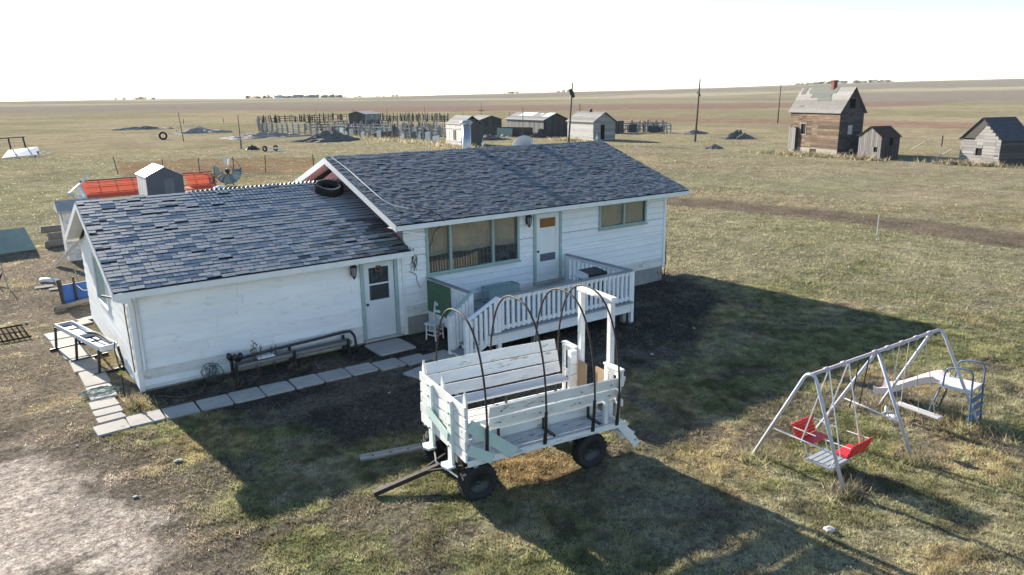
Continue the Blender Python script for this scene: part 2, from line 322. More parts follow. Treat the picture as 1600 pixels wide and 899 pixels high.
def ground_mat():
    mt = bpy.data.materials.new('ground_soil_and_grass'); mt.use_nodes = True; nt = mt.node_tree; N = nt.nodes; L = nt.links
    p = N['Principled BSDF']; p.inputs['Roughness'].default_value = 1; p.inputs['Specular IOR Level'].default_value = 0
    at = N.new('ShaderNodeAttribute'); at.attribute_name = 'col'
    geo = N.new('ShaderNodeNewGeometry')
    def noise(s, d=6, ro=.65):
        n = N.new('ShaderNodeTexNoise'); n.inputs['Scale'].default_value = s; n.inputs['Detail'].default_value = d; n.inputs['Roughness'].default_value = ro
        L.new(geo.outputs['Position'], n.inputs['Vector']); return n
    def rng(n, a, b, c, d):
        m = N.new('ShaderNodeMapRange'); m.inputs[1].default_value = a; m.inputs[2].default_value = b; m.inputs[3].default_value = c; m.inputs[4].default_value = d
        L.new(n.outputs['Fac'], m.inputs[0]); return m
    a = rng(noise(8), .36, .64, .58, 1.45); b = rng(noise(.8, 8), .35, .65, .78, 1.22); c = rng(noise(30, 4), .38, .64, .62, 1.38)
    d_ = rng(noise(.14, 7, .7), .35, .65, .80, 1.18); e_ = N.new('ShaderNodeMath'); e_.operation = 'MULTIPLY'; L.new(a.outputs[0], e_.inputs[0]); L.new(d_.outputs[0], e_.inputs[1])
    m1 = N.new('ShaderNodeMath'); m1.operation = 'MULTIPLY'; L.new(e_.outputs[0], m1.inputs[0]); L.new(b.outputs[0], m1.inputs[1])
    m2 = N.new('ShaderNodeMath'); m2.operation = 'MULTIPLY'; L.new(m1.outputs[0], m2.inputs[0]); L.new(c.outputs[0], m2.inputs[1])
    hs = N.new('ShaderNodeVectorMath'); hs.operation = 'SCALE'; L.new(at.outputs['Color'], hs.inputs[0]); L.new(m2.outputs[0], hs.inputs['Scale'])
    L.new(hs.outputs[0], p.inputs['Base Color'])
    bp = N.new('ShaderNodeBump'); bp.inputs['Strength'].default_value = .9; bp.inputs['Distance'].default_value = .05
    nb = noise(14, 8, .75); L.new(nb.outputs['Fac'], bp.inputs['Height'])
    L.new(bp.outputs[0], p.inputs['Normal']); return mt
m_ground = ground_mat()
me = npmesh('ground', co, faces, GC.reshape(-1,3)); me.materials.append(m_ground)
me.polygons.foreach_set('use_smooth', [True]*len(me.polygons))
ground = bpy.data.objects.new('ground', me); COL.objects.link(ground); tag(ground, kind='structure')
def sheet(name, poly, step, jit):
    """a skin 4 mm over the ground, same soil, along a driven way"""
    p = np.array(poly); x0, y0 = p.min(0); x1, y1 = p.max(0)
    X, Y = np.meshgrid(np.arange(x0, x1+step, step), np.arange(y0, y1+step, step)); D = polyd(X, Y, poly)+(fbm(X,Y,1.2,3,11)-.5)*jit
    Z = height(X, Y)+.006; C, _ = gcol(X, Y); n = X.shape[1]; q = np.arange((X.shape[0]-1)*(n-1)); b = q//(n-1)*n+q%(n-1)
    F = np.stack([b,b+1,b+n+1,b+n],-1); F = F[(D.ravel()[F] < 0).all(1)]
    used = np.unique(F); mp = np.zeros(X.size, int); mp[used] = np.arange(len(used))
    me = npmesh(name, np.stack([X,Y,Z],-1).reshape(-1,3)[used], mp[F], C.reshape(-1,3)[used]); me.materials.append(m_ground)
    me.polygons.foreach_set('use_smooth', [True]*len(me.polygons))
    o = bpy.data.objects.new(name, me); COL.objects.link(o); tag(o, kind='structure')
sheet('gravel_driveway', [(-12,-.8),(-8.7,-1.9),(-8.2,-3.3),(-7.9,-4.8),(-7.6,-6.2),(-7.5,-8.2),(-7.4,-13),(-12,-13)], .16, .9)
sheet('dirt_track', TRACK_P[2:5]+[(24.6,-18),(27.8,-18)]+TRACK_P[9:12], .3, 1.2)

# ------------------------------------------------------------------ farmhouse
LG, LM, DG = 6.58, 9.92, 7.2
house = thing('farmhouse', 'long white bungalow with dark mottled roof and attached lower garage', 'house')
def holes(x0, x1, z0, z1, ops):
    """rectangles of a wall left over around openings"""
    xs = sorted({x0, x1, *[v for o in ops for v in o[:2] if x0 < v < x1]}); zs = sorted({z0, z1, *[v for o in ops for v in o[2:] if z0 < v < z1]})
    for a, b in zip(xs, xs[1:]):
        for c, d in zip(zs, zs[1:]):
            cx, cz = (a+b)/2, (c+d)/2
            if not any(o[0] < cx < o[1] and o[2] < cz < o[3] for o in ops): yield a, b, c, d
PW = (.72,3.68,1.62,2.90); RW = (6.95,8.92,2.17,2.84); MD = (4.38,5.26,.80,2.84)
GDR = (-1.19,-.33,.14,2.13)
MOPS = [PW, RW, MD]; GOPS = [GDR]
def front_wall(name, x0, x1, z0, z1, ops, mat, pitch, joints, label):
    b = MB()
    for a, c, d, e in holes(x0, x1, z0, z1, ops): b.box(a, c, .02, .14, d, e)
    w = b.build(name, m_old, house); w['label'] = label
    z = z0
    while z < z1-.02:
        zt = min(z+pitch, z1); cuts = [x0]
        xx = x0+rnd.uniform(1.2, joints)
        while xx < x1-.4: cuts.append(xx); xx += rnd.uniform(.6, 1)*joints
        cuts.append(x1)
        for a, c in zip(cuts, cuts[1:]):
            for p, q, r_, s_ in list(holes(a+.002, c-.002, z, zt, ops)):
                if q-p < .03 or s_-r_ < .02: continue
                j = rnd.uniform(-.002,.002); m = MB()
                yb, yt = -.026+j, -.004+j; r_ = r_+(.005 if 'garage' in name else .011)  # gap under each board bares darker backing in place of a lap shadow
                m.add([(p,yb,r_),(q,yb,r_),(q,.02,r_),(p,.02,r_),(p,yt,s_),(q,yt,s_),(q,.02,s_),(p,.02,s_)],[(0,3,2,1),(4,5,6,7),(0,1,5,4),(1,2,6,5),(2,3,7,6),(3,0,4,7)])
                m.build('siding_board', m_dirtyw if (r_ < z0+.3 and rnd.random() < .85) else mat, w)
        z = zt
front_wall('front_wall', .004, LM, .50, 2.98, MOPS, m_white, .206, 4.6, 'white lapped siding of the main house')
front_wall('garage_front_wall', -LG, -.0, .06, 2.31, GOPS, m_gwhite, .225, 3.4, 'rough white painted boards of the garage')
# other walls
b = MB(); b.prism([(LM,0.02,.5),(LM,7.45,.5),(LM,7.45,2.98),(LM,3.73,4.35),(LM,.02,2.98)], (-.12,0,0)); b.build('gable_wall', m_white, house)
b = MB(); b.box(0,LM-.12,7.33,7.45,.5,2.98); b.build('rear_wall', m_white, house)
b = MB(); b.prism([(.003,.14,.5),(.003,7.33,.5),(.003,7.33,2.98),(.003,3.73,4.3),(.003,.14,2.98)], (.1,0,0)); b.build('gable_wall', m_pinkw, house)['label'] = 'faded pink gable end above the garage roof'
b = MB(); b.box(.02,LM-.03,.012,7.4,-.3,.498); b.build('foundation', m_found, house)
b = MB(); b.box(-LG+.02,-.02,.03,7.15,-.3,.058); b.build('foundation', m_found, house)
b = MB(); b.box(-LG+.1,-.02,7.08,7.2,.06,2.3); b.build('rear_wall', m_gwhite, house)
# garage left gable: boards running along y
SG, SMN = .3584, .3359
GW = (3.05,4.75,1.22,2.32)
gz = lambda y: 2.31+SG*(min(y, 7.2-y)+.0)
lw = MB(); lw.prism([(-LG+.02,.02,.06),(-LG+.02,7.2,.06),(-LG+.02,7.2,2.29),(-LG+.02,3.6,3.58),(-LG+.02,.02,2.29)], (.1,0,0))
lw = lw.build('garage_gable_wall', m_gwhite, house)
z = .06
while z < 3.5:
    zt = z+.225; zc = min(zt, 3.55)
    ya = 0 if zc <= 2.3 else (zc-2.3)/SG; yb = 7.2-ya
    if yb-ya < .3: break
    for p, q, r_, s_ in holes(ya, yb, z, zc, [GW]):
        if s_-r_ < .02: continue
        mb = MB(); a, c = -LG-.022, -LG-.006
        mb.add([(a,p,r_),(a,q,r_),(-LG+.02,q,r_),(-LG+.02,p,r_),(c,p,s_),(c,q,s_),(-LG+.02,q,s_),(-LG+.02,p,s_)],[(0,1,2,3),(7,6,5,4),(4,5,1,0),(5,6,2,1),(6,7,3,2),(7,4,0,3)])
        mb.build('siding_board', m_gwhite, lw)
    z = zt
b = MB(); b.box(-LG-.01,-LG+.015,GW[0],GW[1],GW[2],GW[3]); gwn = b.build('boarded_window', m_green, house); gwn['label'] = 'pale green boarded window in the lit gable'
for fb in ((-LG-.05,-LG-.01,GW[0]-.08,GW[0],GW[2]-.06,GW[3]+.06),(-LG-.05,-LG-.01,GW[1],GW[1]+.08,GW[2]-.06,GW[3]+.06),(-LG-.06,-LG-.01,GW[0],GW[1],GW[2]-.08,GW[2])): b = MB(); b.box(*fb); b.build('frame_board', m_trim, gwn)
# corner boards
for x, z0, z1, mt in ((-LG-.03,.04,2.3,m_trim),(-.10,.04,2.3,m_trim),(LM-.07,.48,2.97,m_white)):
    b = MB(); b.box(x,x+.1,-.042,.012,z0,z1); b.build('corner_board', mt, house)

# roofs
def slope_y(y, ye, ze, s): return ze + s*(y-ye)
def roof(name, x0, x1, ye, yr, ze, s, th, mat, label):
    """two slabs of roof deck with fascia"""
    zr = ze+s*(yr-ye); y2 = 2*yr-ye
    b = MB()
    for a, c in ((ye, ze), (y2, ze)):
        b.prism([(x0,a,c-.02),(x0,yr,zr-.02),(x0,yr,zr-.02-th),(x0,a,c-.02-th)], (x1-x0,0,0))
    r = b.build(name, mat, house); r['label'] = label; return r
GE, ME = (-.45,2.407,3.587), (-.548,3.108,3.734)
groof = roof('garage_roof', -LG-.33, -.004, GE[0], GE[2], GE[1], SG, .07, m_under, 'low grey shingled garage roof with lifted tabs')
mroof = roof('main_roof', -.455, LM+.54, ME[0], ME[2], ME[1], SMN, .07, m_under, 'dark mottled shingled main roof')
def tabmesh(w, d, h):
    m = MB(); m.add([(0,0,h-.009),(w,0,h-.009),(w,d,-.002),(0,d,-.002),(0,0,h),(w,0,h),(w,d,h-.002),(0,d,h-.002)],[(4,5,6,7),(0,1,5,4),(1,2,6,5),(3,0,4,7),(0,3,2,1)]); return m
def shingles(root, x0, x1, ye, yr, ze, s, rows, wid, mat, nobj, lift, miss, sag):
    L = math.hypot(yr-ye, s*(yr-ye)); ang = math.atan(s); ex = L/rows; cnt = 0; big = MB(); mi = []
    u = Vector((0, math.cos(ang), math.sin(ang))); n = Vector((0, -math.sin(ang), math.cos(ang)))
    metab = None
    if nobj:
        t = tabmesh(wid-.012, ex*.76, .020); metab = bpy.data.meshes.new('shingle'); metab.from_pydata(t.v, [], t.f); metab.materials.append(mat)
    for r in range(rows):
        x = x0 - rnd.random()*wid*.0 - (r % 2)*wid*.5
        rowj = rnd.uniform(-.012,.012)
        while x < x1:
            w = wid if nobj else rnd.uniform(.45,1.25)*wid
            a, c = max(x, x0), min(x+w, x1)
            x += w
            if c-a < .05: continue
            torn = rnd.random() < miss(a, r/rows)
            dz = lift*rnd.random()**4
            base = Vector((a, ye, ze)) + u*(r*ex+rowj+rnd.uniform(-.006,.006)+(ex*.45 if torn else 0)) + n*(.004+dz*.2)
            if nobj and cnt < nobj and c-a > wid*.9:
                o = shared('shingle', metab, root, base, (ang+rnd.uniform(.002,.016), rnd.uniform(-.01,.01), rnd.uniform(-.012,.012))); cnt += 1
                if rnd.gauss(0,1)*.9+a > -1.5+r*.10 and r < 13: o.material_slots[0].link = 'OBJECT'; o.material_slots[0].material = m_shGd
            else:
                h = .020 if nobj else .008+rnd.random()*.010; dd = ex*(.76 if nobj else .86); ww = c-a-.006  # tabs stop short: strips of dark felt stand in for course shadow lines
                P = [base+Vector((i,0,0))+u*j+n*k for i,j,k in ((0,0,h-.006),(ww,0,h-.006),(ww,dd,-.004),(0,dd,-.004),(0,0,h),(ww,0,h),(ww,dd,h-.002),(0,dd,h-.002))]
                big.add(P, [(4,5,6,7),(0,1,5,4),(1,2,6,5),(3,0,4,7),(0,3,2,1)])
                mi.append(rnd.choice((0,1,1,2,2,3)) if not nobj else (1 if (rnd.gauss(0,1)*.9+a > -1.5+r*.10 and r < 13) else 0))
    o = big.build('shingle_field', None, root); o['kind'] = 'stuff'
    for q in ([mat, m_shGd] if nobj else m_shs): o.data.materials.append(q)
    o.data.polygons.foreach_set('material_index', [v for v in mi for _ in range(5)]); return o
gm_ = lambda x, t: .16 if (t > .55 and x < -4.2) else (.10 if (t < .25 and x > -1.5) else .02)
shingles(groof, -LG-.33, -.03, GE[0]-.03, GE[2]+.02, GE[1]+.003, SG, 29, .31, m_shG, 300, .035, gm_, 0)
shingles(mroof, -.455, LM+.54, ME[0]-.03, ME[2]+.02, ME[1]+.003, SMN, 44, .21, m_shM, 0, .01, lambda x, t: .04, 0)
for nm, x0, x1, E, s, root in (('g',-LG-.33,-.02,GE,SG,groof),('m',-.455,LM+.54,ME,SMN,mroof)):
    zr = E[1]+s*(E[2]-E[0]); y2 = 2*E[2]-E[0]
    b = MB(); b.prism([(x0,E[2],zr+.0),(x0,y2+.03,E[1]-.01),(x0,y2+.03,E[1]-.025),(x0,E[2],zr-.018)],(x1-x0,0,0)); b.build('rear_slope', m_shG if nm=='g' else m_shM, root)
    if nm == 'm':
        for k in range(38):
            xx = x0+k*(x1-x0)/38; b = MB(); b.prism([(xx,E[2]-.14,zr-.03),(xx,E[2],zr+.026+.01*rnd.random()),(xx,E[2]+.14,zr-.03)],(.31,0,-.006)); b.build('ridge_cap', m_shM, root)
# fascia, soffit, rakes
def eave(x0, x1, E, s, depth, fmat, drop, root, soff):
    b = MB(); b.box(x0,x1,E[0]-.022,E[0]-.001,E[1]-.02-drop,E[1]-.022); b.build('fascia', fmat, root)
    b = MB(); b.box(x0+.03,x1-.03,E[0],.015,E[1]-drop-.01,E[1]-drop+.006); b.build('soffit', soff, root)
eave(-LG-.33, -.01+.05, GE, SG, .45, m_trim, .135, groof, m_trim)
eave(-.455, LM+.54, ME, SMN, .5, m_trim, .125, mroof, m_trim)
def rake(x, sgn, E, s, w, root, mat, under, wallx):
    zr = E[1]+s*(E[2]-E[0]); y2 = 2*E[2]-E[0]
    for ya, yb in ((E[0], E[2]), (y2, E[2])):
        b = MB(); b.prism([(x,ya-.0,E[1]-.0),(x,yb,zr-.0),(x,yb,zr-w),(x,ya,E[1]-w)], (.024*sgn,0,0)); b.build('rake_board', mat, root)
        b = MB(); xa, xb = sorted((x, wallx)); b.prism([(xa,ya,E[1]-.112),(xa,yb,zr-.112),(xa,yb,zr-.1),(xa,ya,E[1]-.1)], (xb-xa,0,0)); b.build('soffit', under, root)
rake(-LG-.33, -1, GE, SG, .17, groof, m_trim, m_trim, -LG)
rake(-.455, -1, ME, SMN, .17, mroof, m_trim, m_pinkw, 0.0)
rake(LM+.54, 1, ME, SMN, .15, mroof, m_trim, m_trim, LM)
# eave return box at garage corner
b = MB(); b.prism([(-LG-.33,GE[0],GE[1]-.16),(-LG-.02,GE[0],GE[1]-.16),(-LG-.02,GE[0],GE[1]-.30),(-LG-.3,GE[0],GE[1]-.2)],(0,.42,0)); b.build('eave_return', m_trim, groof)
# corrugated sheet edge standing above the garage ridge
b = MB(); zr = GE[1]+SG*(GE[2]-GE[0]); n = 260; V = []; F = []
for i in range(n+1):
    x = -4.35+i*(4.3/n); zz = .03*math.sin(i*2*math.pi/7.2)
    V += [(x,GE[2]+.03,zr+.06+zz),(x,GE[2]+1.6,zr+.06-1.6*SG+zz+.02)]
for i in range(n): F.append((2*i,2*i+2,2*i+3,2*i+1))
b.add(V,F); b.build('corrugated_sheet', m_tin, groof)
# flashing board, loose rake end, tyre, cable
b = MB(); b.beam((-.25,-.5,2.93),(.35,-.56,2.80),.10,.03); b.build('loose_trim', m_trim, mroof)
b = MB(); b.tube(bez([(-.30,3.6,4.57),(-.22,2.6,4.24),(-.2,1.4,3.84),(-.12,.5,3.53),(.25,.1,3.40)],8), .014, 5); b.build('white_cable', m_trim, mroof)
b = MB(); b.tube(bez([(.55,.25,3.44),(.85,-.35,3.25),(.92,-.56,3.05),(.9,-.1,2.75),(.85,-.04,2.5),(.75,-.04,2.3)],6), .012, 5); b.build('cable', m_black, house)

# windows
def window(o, mull, name_label):
    x0,x1,z0,z1 = o; w = .07
    fr = MB(); fr.box(x0-w,x0,-.06,.03,z0-w,z1+w); fr.box(x1,x1+w,-.06,.03,z0-w,z1+w); fr.box(x0,x1,-.06,.03,z0-w,z0); fr.box(x0,x1,-.06,.03,z1,z1+w)
    f = fr.build('window', m_green, house); f['label'] = name_label
    b = MB(); b.box(x0-w-.03,x1+w+.03,-.10,-.062,z0-w-.03,z0-w+.012); b.build('sill', m_green, f)
    ed = [x0]+[v for v in mull]+[x1]
    for v in mull:
        b = MB(); b.box(v-.035,v+.035,-.05,.03,z0,z1); b.build('mullion', m_green, f)
    for a, c in zip(ed, ed[1:]):
        b = MB(); b.box(a+(.035 if a != x0 else 0),c-(.035 if c != x1 else 0),.0,.006,z0,z1); b.build('pane', g_win, f)
    return f
def curtain(x0, x1, z0, z1, y, mat, par, amp=.03, per=.13, name='curtain'):
    n = int((x1-x0)/.02); V = []; F = []
    for i in range(n+1):
        x = x0+(x1-x0)*i/n; yy = y+amp*math.sin(x/per*2*math.pi+1.5*math.sin(x*3)); V += [(x,yy,z0+.02*math.sin(x*5)),(x,yy*1,z1)]
    for i in range(n): F.append((2*i,2*i+2,2*i+3,2*i+1))
    b = MB(); b.add(V,F); return b.build(name, mat, par, True)
w = window(PW, (1.42,2.83), 'wide three-pane picture window with beige curtains')
curtain(PW[0],1.40,2.06,PW[3],.10,m_curt,w,.02); curtain(1.44,PW[1],2.06,PW[3],.10,m_curt,w,.02)
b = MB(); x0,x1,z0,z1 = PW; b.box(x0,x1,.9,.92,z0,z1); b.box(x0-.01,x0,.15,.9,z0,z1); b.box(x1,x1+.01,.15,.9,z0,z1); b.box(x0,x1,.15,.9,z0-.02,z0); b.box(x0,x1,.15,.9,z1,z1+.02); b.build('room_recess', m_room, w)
for k in range(34):                                        # spindle-back bench behind the glass
    x = PW[0]+.04+k*.085; t = (x-1.5)/2.0; zt = 2.02+.10*math.exp(-((x-2.35)/.28)**2)+.06*math.exp(-((x-3.4)/.25)**2)
    if 2.5 < x < 2.95: continue
    b = MB(); b.box(x,x+.045,.04,.06,z0+.01,zt-.05); b.build('bench_spindle', m_wood if x < 2.3 else m_dwood, w)
V = [(x, z0+.36+.10*math.exp(-((x-2.35)/.28)**2)+.06*math.exp(-((x-3.4)/.25)**2)) for x in np.linspace(PW[0]+.02,PW[1]-.02,40)]
b = MB(); b.prism([(x,.03,z) for x,z in V]+[(x,.03,z-.075) for x,z in V[::-1]], (0,.04,0)); b.build('bench_rail', m_dwood, w)
w = window(RW, (7.98,), 'two-pane window with drawn beige curtains near the right corner')
curtain(RW[0],RW[1],RW[2],RW[3],.045,m_curt,w,.012,.1)
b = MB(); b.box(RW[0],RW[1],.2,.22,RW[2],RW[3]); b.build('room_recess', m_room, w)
# doors
def doorframe(o, par, w=.1):
    x0,x1,z0,z1 = o; b = MB(); b.box(x0-w,x0,-.05,.05,z0-.05,z1+w); b.box(x1,x1+w,-.05,.05,z0-.05,z1+w); b.box(x0,x1,-.05,.05,z1,z1+w); b.build('frame', m_green, par)
    b = MB(); b.box(x0-w,x1+w,-.12,.06,z0-.07,z0-.012); b.build('threshold', m_concrete, par)
x0,x1,z0,z1 = GDR
ops = [(x0+.15,x1-.15,1.58,2.0),(x0+.15,x1-.15,1.14,1.545)]
b = MB()
for a,c,d,e in holes(x0+.005,x1-.005,z0,z1-.005,ops): b.box(a,c,-.012,.03,d,e)
d = b.build('door', M('grey_white_door',(.72,.74,.73),(.64,.66,.66),3,.5,.05,wear=((.35,.32,.28),7,.66,.06)), house); d['label'] = 'white garage side door with two dark panes'
doorframe(GDR, d)
for o in ops:
    b = MB(); b.box(o[0],o[1],.008,.014,o[2],o[3]); b.build('pane', g_win, d)
b = MB(); b.box(x0,x1,.2,.22,1,z1); b.build('dark_interior', m_hole, d)
b = MB(); b.box(x0+.13,x1-.13,-.02,-.013,1.545,1.58); b.build('pane_rail', m_trim, d)
b = MB(); b.lathe([(.012,0),(.03,-.0),(.035,.03),(.02,.05)],(x0+.07,-.012,1.05),(0,-1,0),10); b.build('handle', m_black, d, True)
b = MB()
for k in range(26):
    a = rnd.uniform(0,6.28); rr = rnd.uniform(.03,.13); c = (x0+.43+rr*math.cos(a), -.03-rnd.random()*.03, 1.93+rr*math.sin(a)); b.lathe([(.008,-.02),(.028,0),(.008,.02)],c,(math.cos(a*3),.3,math.sin(a*3)),5)
b.build('dried_wreath', M('dried_flowers',(.22,.14,.10),(.12,.08,.06),20,.9,0), d)
x0,x1,z0,z1 = MD
ops = [(x0+.14,x1-.14,2.42,2.70),(x0+.14,x1-.14,1.40,1.63),(x0+.14,x1-.14,1.68,2.37)]
b = MB()
for a,c,dd,e in holes(x0+.005,x1-.005,z0,z1-.005,ops): b.box(a,c,-.03,.0,dd,e)
d = b.build('door', m_trim, house); d['label'] = 'white front screen door with orange top pane above the deck'
doorframe(MD, d)
for o, mt, nm in ((ops[0], M('amber_pane',(.28,.13,.045),(.2,.09,.03),6,.3,0), 'upper_pane'), (ops[1], M('grey_screen',(.13,.14,.17),(.10,.11,.13),30,.8,0), 'lower_screen'), (ops[2], m_trim, 'middle_panel')):
    b = MB(); b.box(o[0],o[1],-.018,-.008,o[2],o[3]); b.build(nm, mt, d)
for k in range(3): b = MB(); b.box(x0+.13,x1-.13,-.04,-.031,.93+k*.15,1.05+k*.15); b.build('lower_panel', m_trim, d)
b = MB(); b.lathe([(.012,0),(.03,0),(.035,.03),(.02,.05)],(x0+.06,-.03,1.72),(0,-1,0),10); b.build('handle', m_black, d, True)
# wall lanterns
for lx, lz, nm in ((-1.49,2.0,'black wall lantern beside the garage door'),(4.05,2.70,'black wall lantern beside the front door')):
    b = MB(); b.box(lx-.05,lx+.05,-.05,-.024,lz-.1,lz+.14); b.beam((lx,-.03,lz+.12),(lx,-.13,lz+.16),.02,.02); b.lathe([(.012,.27),(.03,.2),(.095,.12),(.075,.1)],(lx,-.13,lz),(0,0,1),6); b.lathe([(.06,-.12),(.03,-.16),(.012,-.2)],(lx,-.13,lz),(0,0,1),6)
    for k in range(6): t = k*math.pi/3; b.beam((lx+.085*math.cos(t),-.13+.085*math.sin(t),lz+.1),(lx+.055*math.cos(t),-.13+.055*math.sin(t),lz-.12),.012,.012)
    l = b.build('wall_lantern', m_black, house); l['label'] = nm
    b = MB(); b.lathe([(.07,.1),(.045,-.12)],(lx,-.13,lz),(0,0,1),6); b.build('lantern_glass', m_lamp, l)
# downpipe and meter clutter at the garage corner
b = MB(); b.tube([(-LG+.02,-.45,2.26),(-LG+.06,-.3,2.14),(-LG+.12,-.06,2.02),(-LG+.12,-.06,.62),(-LG+.1,-.12,.5)],.035,8); b.build('downpipe', m_trim, house, True)
b = MB(); b.tube(bez([(-LG-.05,.35,2.1),(-LG-.04,.5,1.7),(-LG-.04,.42,1.2),(-LG-.04,.36,.7),(-LG-.04,.3,.4)],6),.014,5); b.build('hanging_wire', m_stem, house)
b = MB(); b.beam((-LG-.32,1.5,1.95),(-LG-.03,.7,1.98),.05,.03); b.build('bracket', m_rust, house)
b = MB(); b.tube(bez([(.28,-.03,2.35),(.22,-.035,2.05),(.3,-.035,1.9),(.26,-.035,1.75)],6),.012,5); b.tube(bez([(.12,-.035,1.75),(.3,-.035,1.65),(.34,-.035,1.45),(.42,-.035,1.25)],6),.008,5)
for k in range(14): b.beam((.25+rnd.uniform(-.12,.12),-.04,1.95+rnd.uniform(-.2,.25)),(.25+rnd.uniform(-.12,.12),-.045,1.95+rnd.uniform(-.2,.25)),.008,.008)
b.build('dead_vine', m_stem, house)
# items on the roof
stove = MB(); stove.lathe([(.15,-.6),(.15,.80),(.13,.80)],(4.72,4.15,4.5),(0,0,1),20); st = stove.build('flue_pipe', m_steel, house, True); st['label'] = 'tall steel chimney flue behind the ridge'
b = MB(); b.lathe([(.10,.78),(.20,.86),(.215,.90),(.15,.955),(.03,.97)],(4.72,4.15,4.5),(0,0,1),20); b.build('flue_cap', m_steel, st, True)
b = MB()
prof = [(.40*math.sin(t)*1.0, -.10*math.cos(t)*1.0+.1) for t in np.linspace(.05,1.35,8)]
b.lathe(prof,(7.25,4.35,4.50),(.25,.75,.45),22); ds = b.build('satellite_dish', m_dish, house, True); ds['label'] = 'round grey satellite dish behind the ridge'
b = MB(); b.tube([(7.25,4.4,4.5),(7.25,4.6,4.15)],.02,6); b.build('mast', m_steel, ds)
for i, xx in enumerate((5.16, 10.3)):
    b = MB(); b.tube([(xx,3.85,4.45),(xx,3.85,4.86)],.007,5); b.lathe([(.005,.09),(.06,0),(.005,-.09)],(xx,3.85,4.69),(0,0,1),4); l = b.build('lightning_rod', m_tin, house)
    l['label'] = 'small rod with a white diamond on the ridge'
t = MB(); pr_ = [(.34,-.10),(.385,-.09),(.40,-.05),(.40,.05),(.385,.09),(.34,.10),(.24,.085),(.22,.05),(.22,-.05),(.24,-.085)]
def tyre(name, r, wd, label, loc, axis, group=None, parent=None, treads=28):
    k = r/.40; b = MB(); b.lathe([(a*k, o*wd/.2) for a,o in pr_], (0,0,0), axis, 30, True)
    if parent is None:
        o = b.build(name, m_rubber, None, True, loc); tag(o, label, 'tyre', group)
    else: o = b.build(name, m_rubber, parent, True, loc)
    ax = Vector(axis).normalized(); a = Vector((0,0,1)) if abs(ax.z) < .9 else Vector((1,0,0)); u = ax.cross(a).normalized(); w = ax.cross(u)
    t_ = MB()
    for i in range(treads):
        q = 2*math.pi*i/treads; d = u*math.cos(q)+w*math.sin(q); tg = ax.cross(d)
        for sg in (-1,1): t_.beam(d*r*1.0+ax*(sg*wd*.05), d*r*.985+ax*(sg*wd*.48)+tg*(.03*sg), .03, .022, d)
    t_.build('tread', m_rubber, o)
    return o
tn = (0, -math.sin(math.atan(SG)), math.cos(math.atan(SG)))
tyre('tyre', .40, .22, 'large old tyre lying flat on the garage roof', (-.72,2.95,3.76), tn)

# ------------------------------------------------------------------ deck
deck = thing('deck', 'raised white timber deck with slatted railing at the front door', 'deck')
DX0, DX1, DY, DZ, RT = .68, 5.52, -2.88, .62, 1.50
k = 0; y = -.06
while y > DY: b = MB(); b.box(DX0,DX1,y-.132,y,DZ-.035,DZ+rnd.uniform(-.003,.003)); b.build('floor_board', m_deckp, deck); y -= .14
def rail(p, q, n, bal=True, tz=RT, wd=.09):
    px,py = p; qx,qy = q
    b = MB(); b.beam((px,py,tz),(qx,qy,tz),.11,.035); b.build('top_rail', m_deckp, deck)
    b = MB(); b.beam((px,py,tz-.075),(qx,qy,tz-.075),.04,.09); b.build('upper_rail', m_white, deck)
    b = MB(); b.beam((px,py,DZ+.10),(qx,qy,DZ+.10),.04,.08); b.build('lower_rail', m_white, deck)
    for i in range(n):
        t = (i+.5)/n; x = px+(qx-px)*t; yy = py+(qy-py)*t
        b = MB(); b.beam((x,yy-.03,DZ+.04),(x+rnd.uniform(-.006,.006),yy-.03,tz-.03),wd if abs(qx-px) > abs(qy-py) else .035,.035 if abs(qx-px) > abs(qy-py) else wd,(0,1,0)); b.build('baluster', m_white, deck)
rail((DX0+.32,DY),(DX1,DY),28,True,RT,.075)
rail((DX1,DY+.02),(DX1,-.06),15,True,RT,.075)
rail((DX0,-.06),(DX0,-2.08),12)
b = MB(); b.box(DX0-.055,DX0-.035,-1.22,-.05,DZ-.02,RT-.05); b.build('green_panel', m_dgreen, deck)['label'] = 'dark green board panel on the left railing'
b = MB(); b.box(DX0-.03,DX1+.03,DY-.03,DY-.002,DZ-.30,DZ-.036); b.build('fascia_board', m_white, deck)
b = MB(); b.box(DX1+.002,DX1+.03,DY,-.03,DZ-.30,DZ-.036); b.build('fascia_board', m_white, deck)
b = MB(); b.box(DX0-.03,DX0-.002,-2.1,-.03,DZ-.30,DZ-.036); b.build('fascia_board', m_white, deck)
for (x,yy) in ((DX0,-2.12),(DX0+.30,DY),(DX1,DY),(DX1,-.1),(DX0,-.1)):
    b = MB(); b.box(x-.05,x+.05,yy-.05,yy+.05,-.05,RT-.02); b.build('post', m_white, deck)
for x in (2.2,3.8,DX1-.15): b = MB(); b.box(x-.06,x+.06,DY+.1,DY+.22,-.1,DZ-.05); b.build('support_post', m_found, deck)
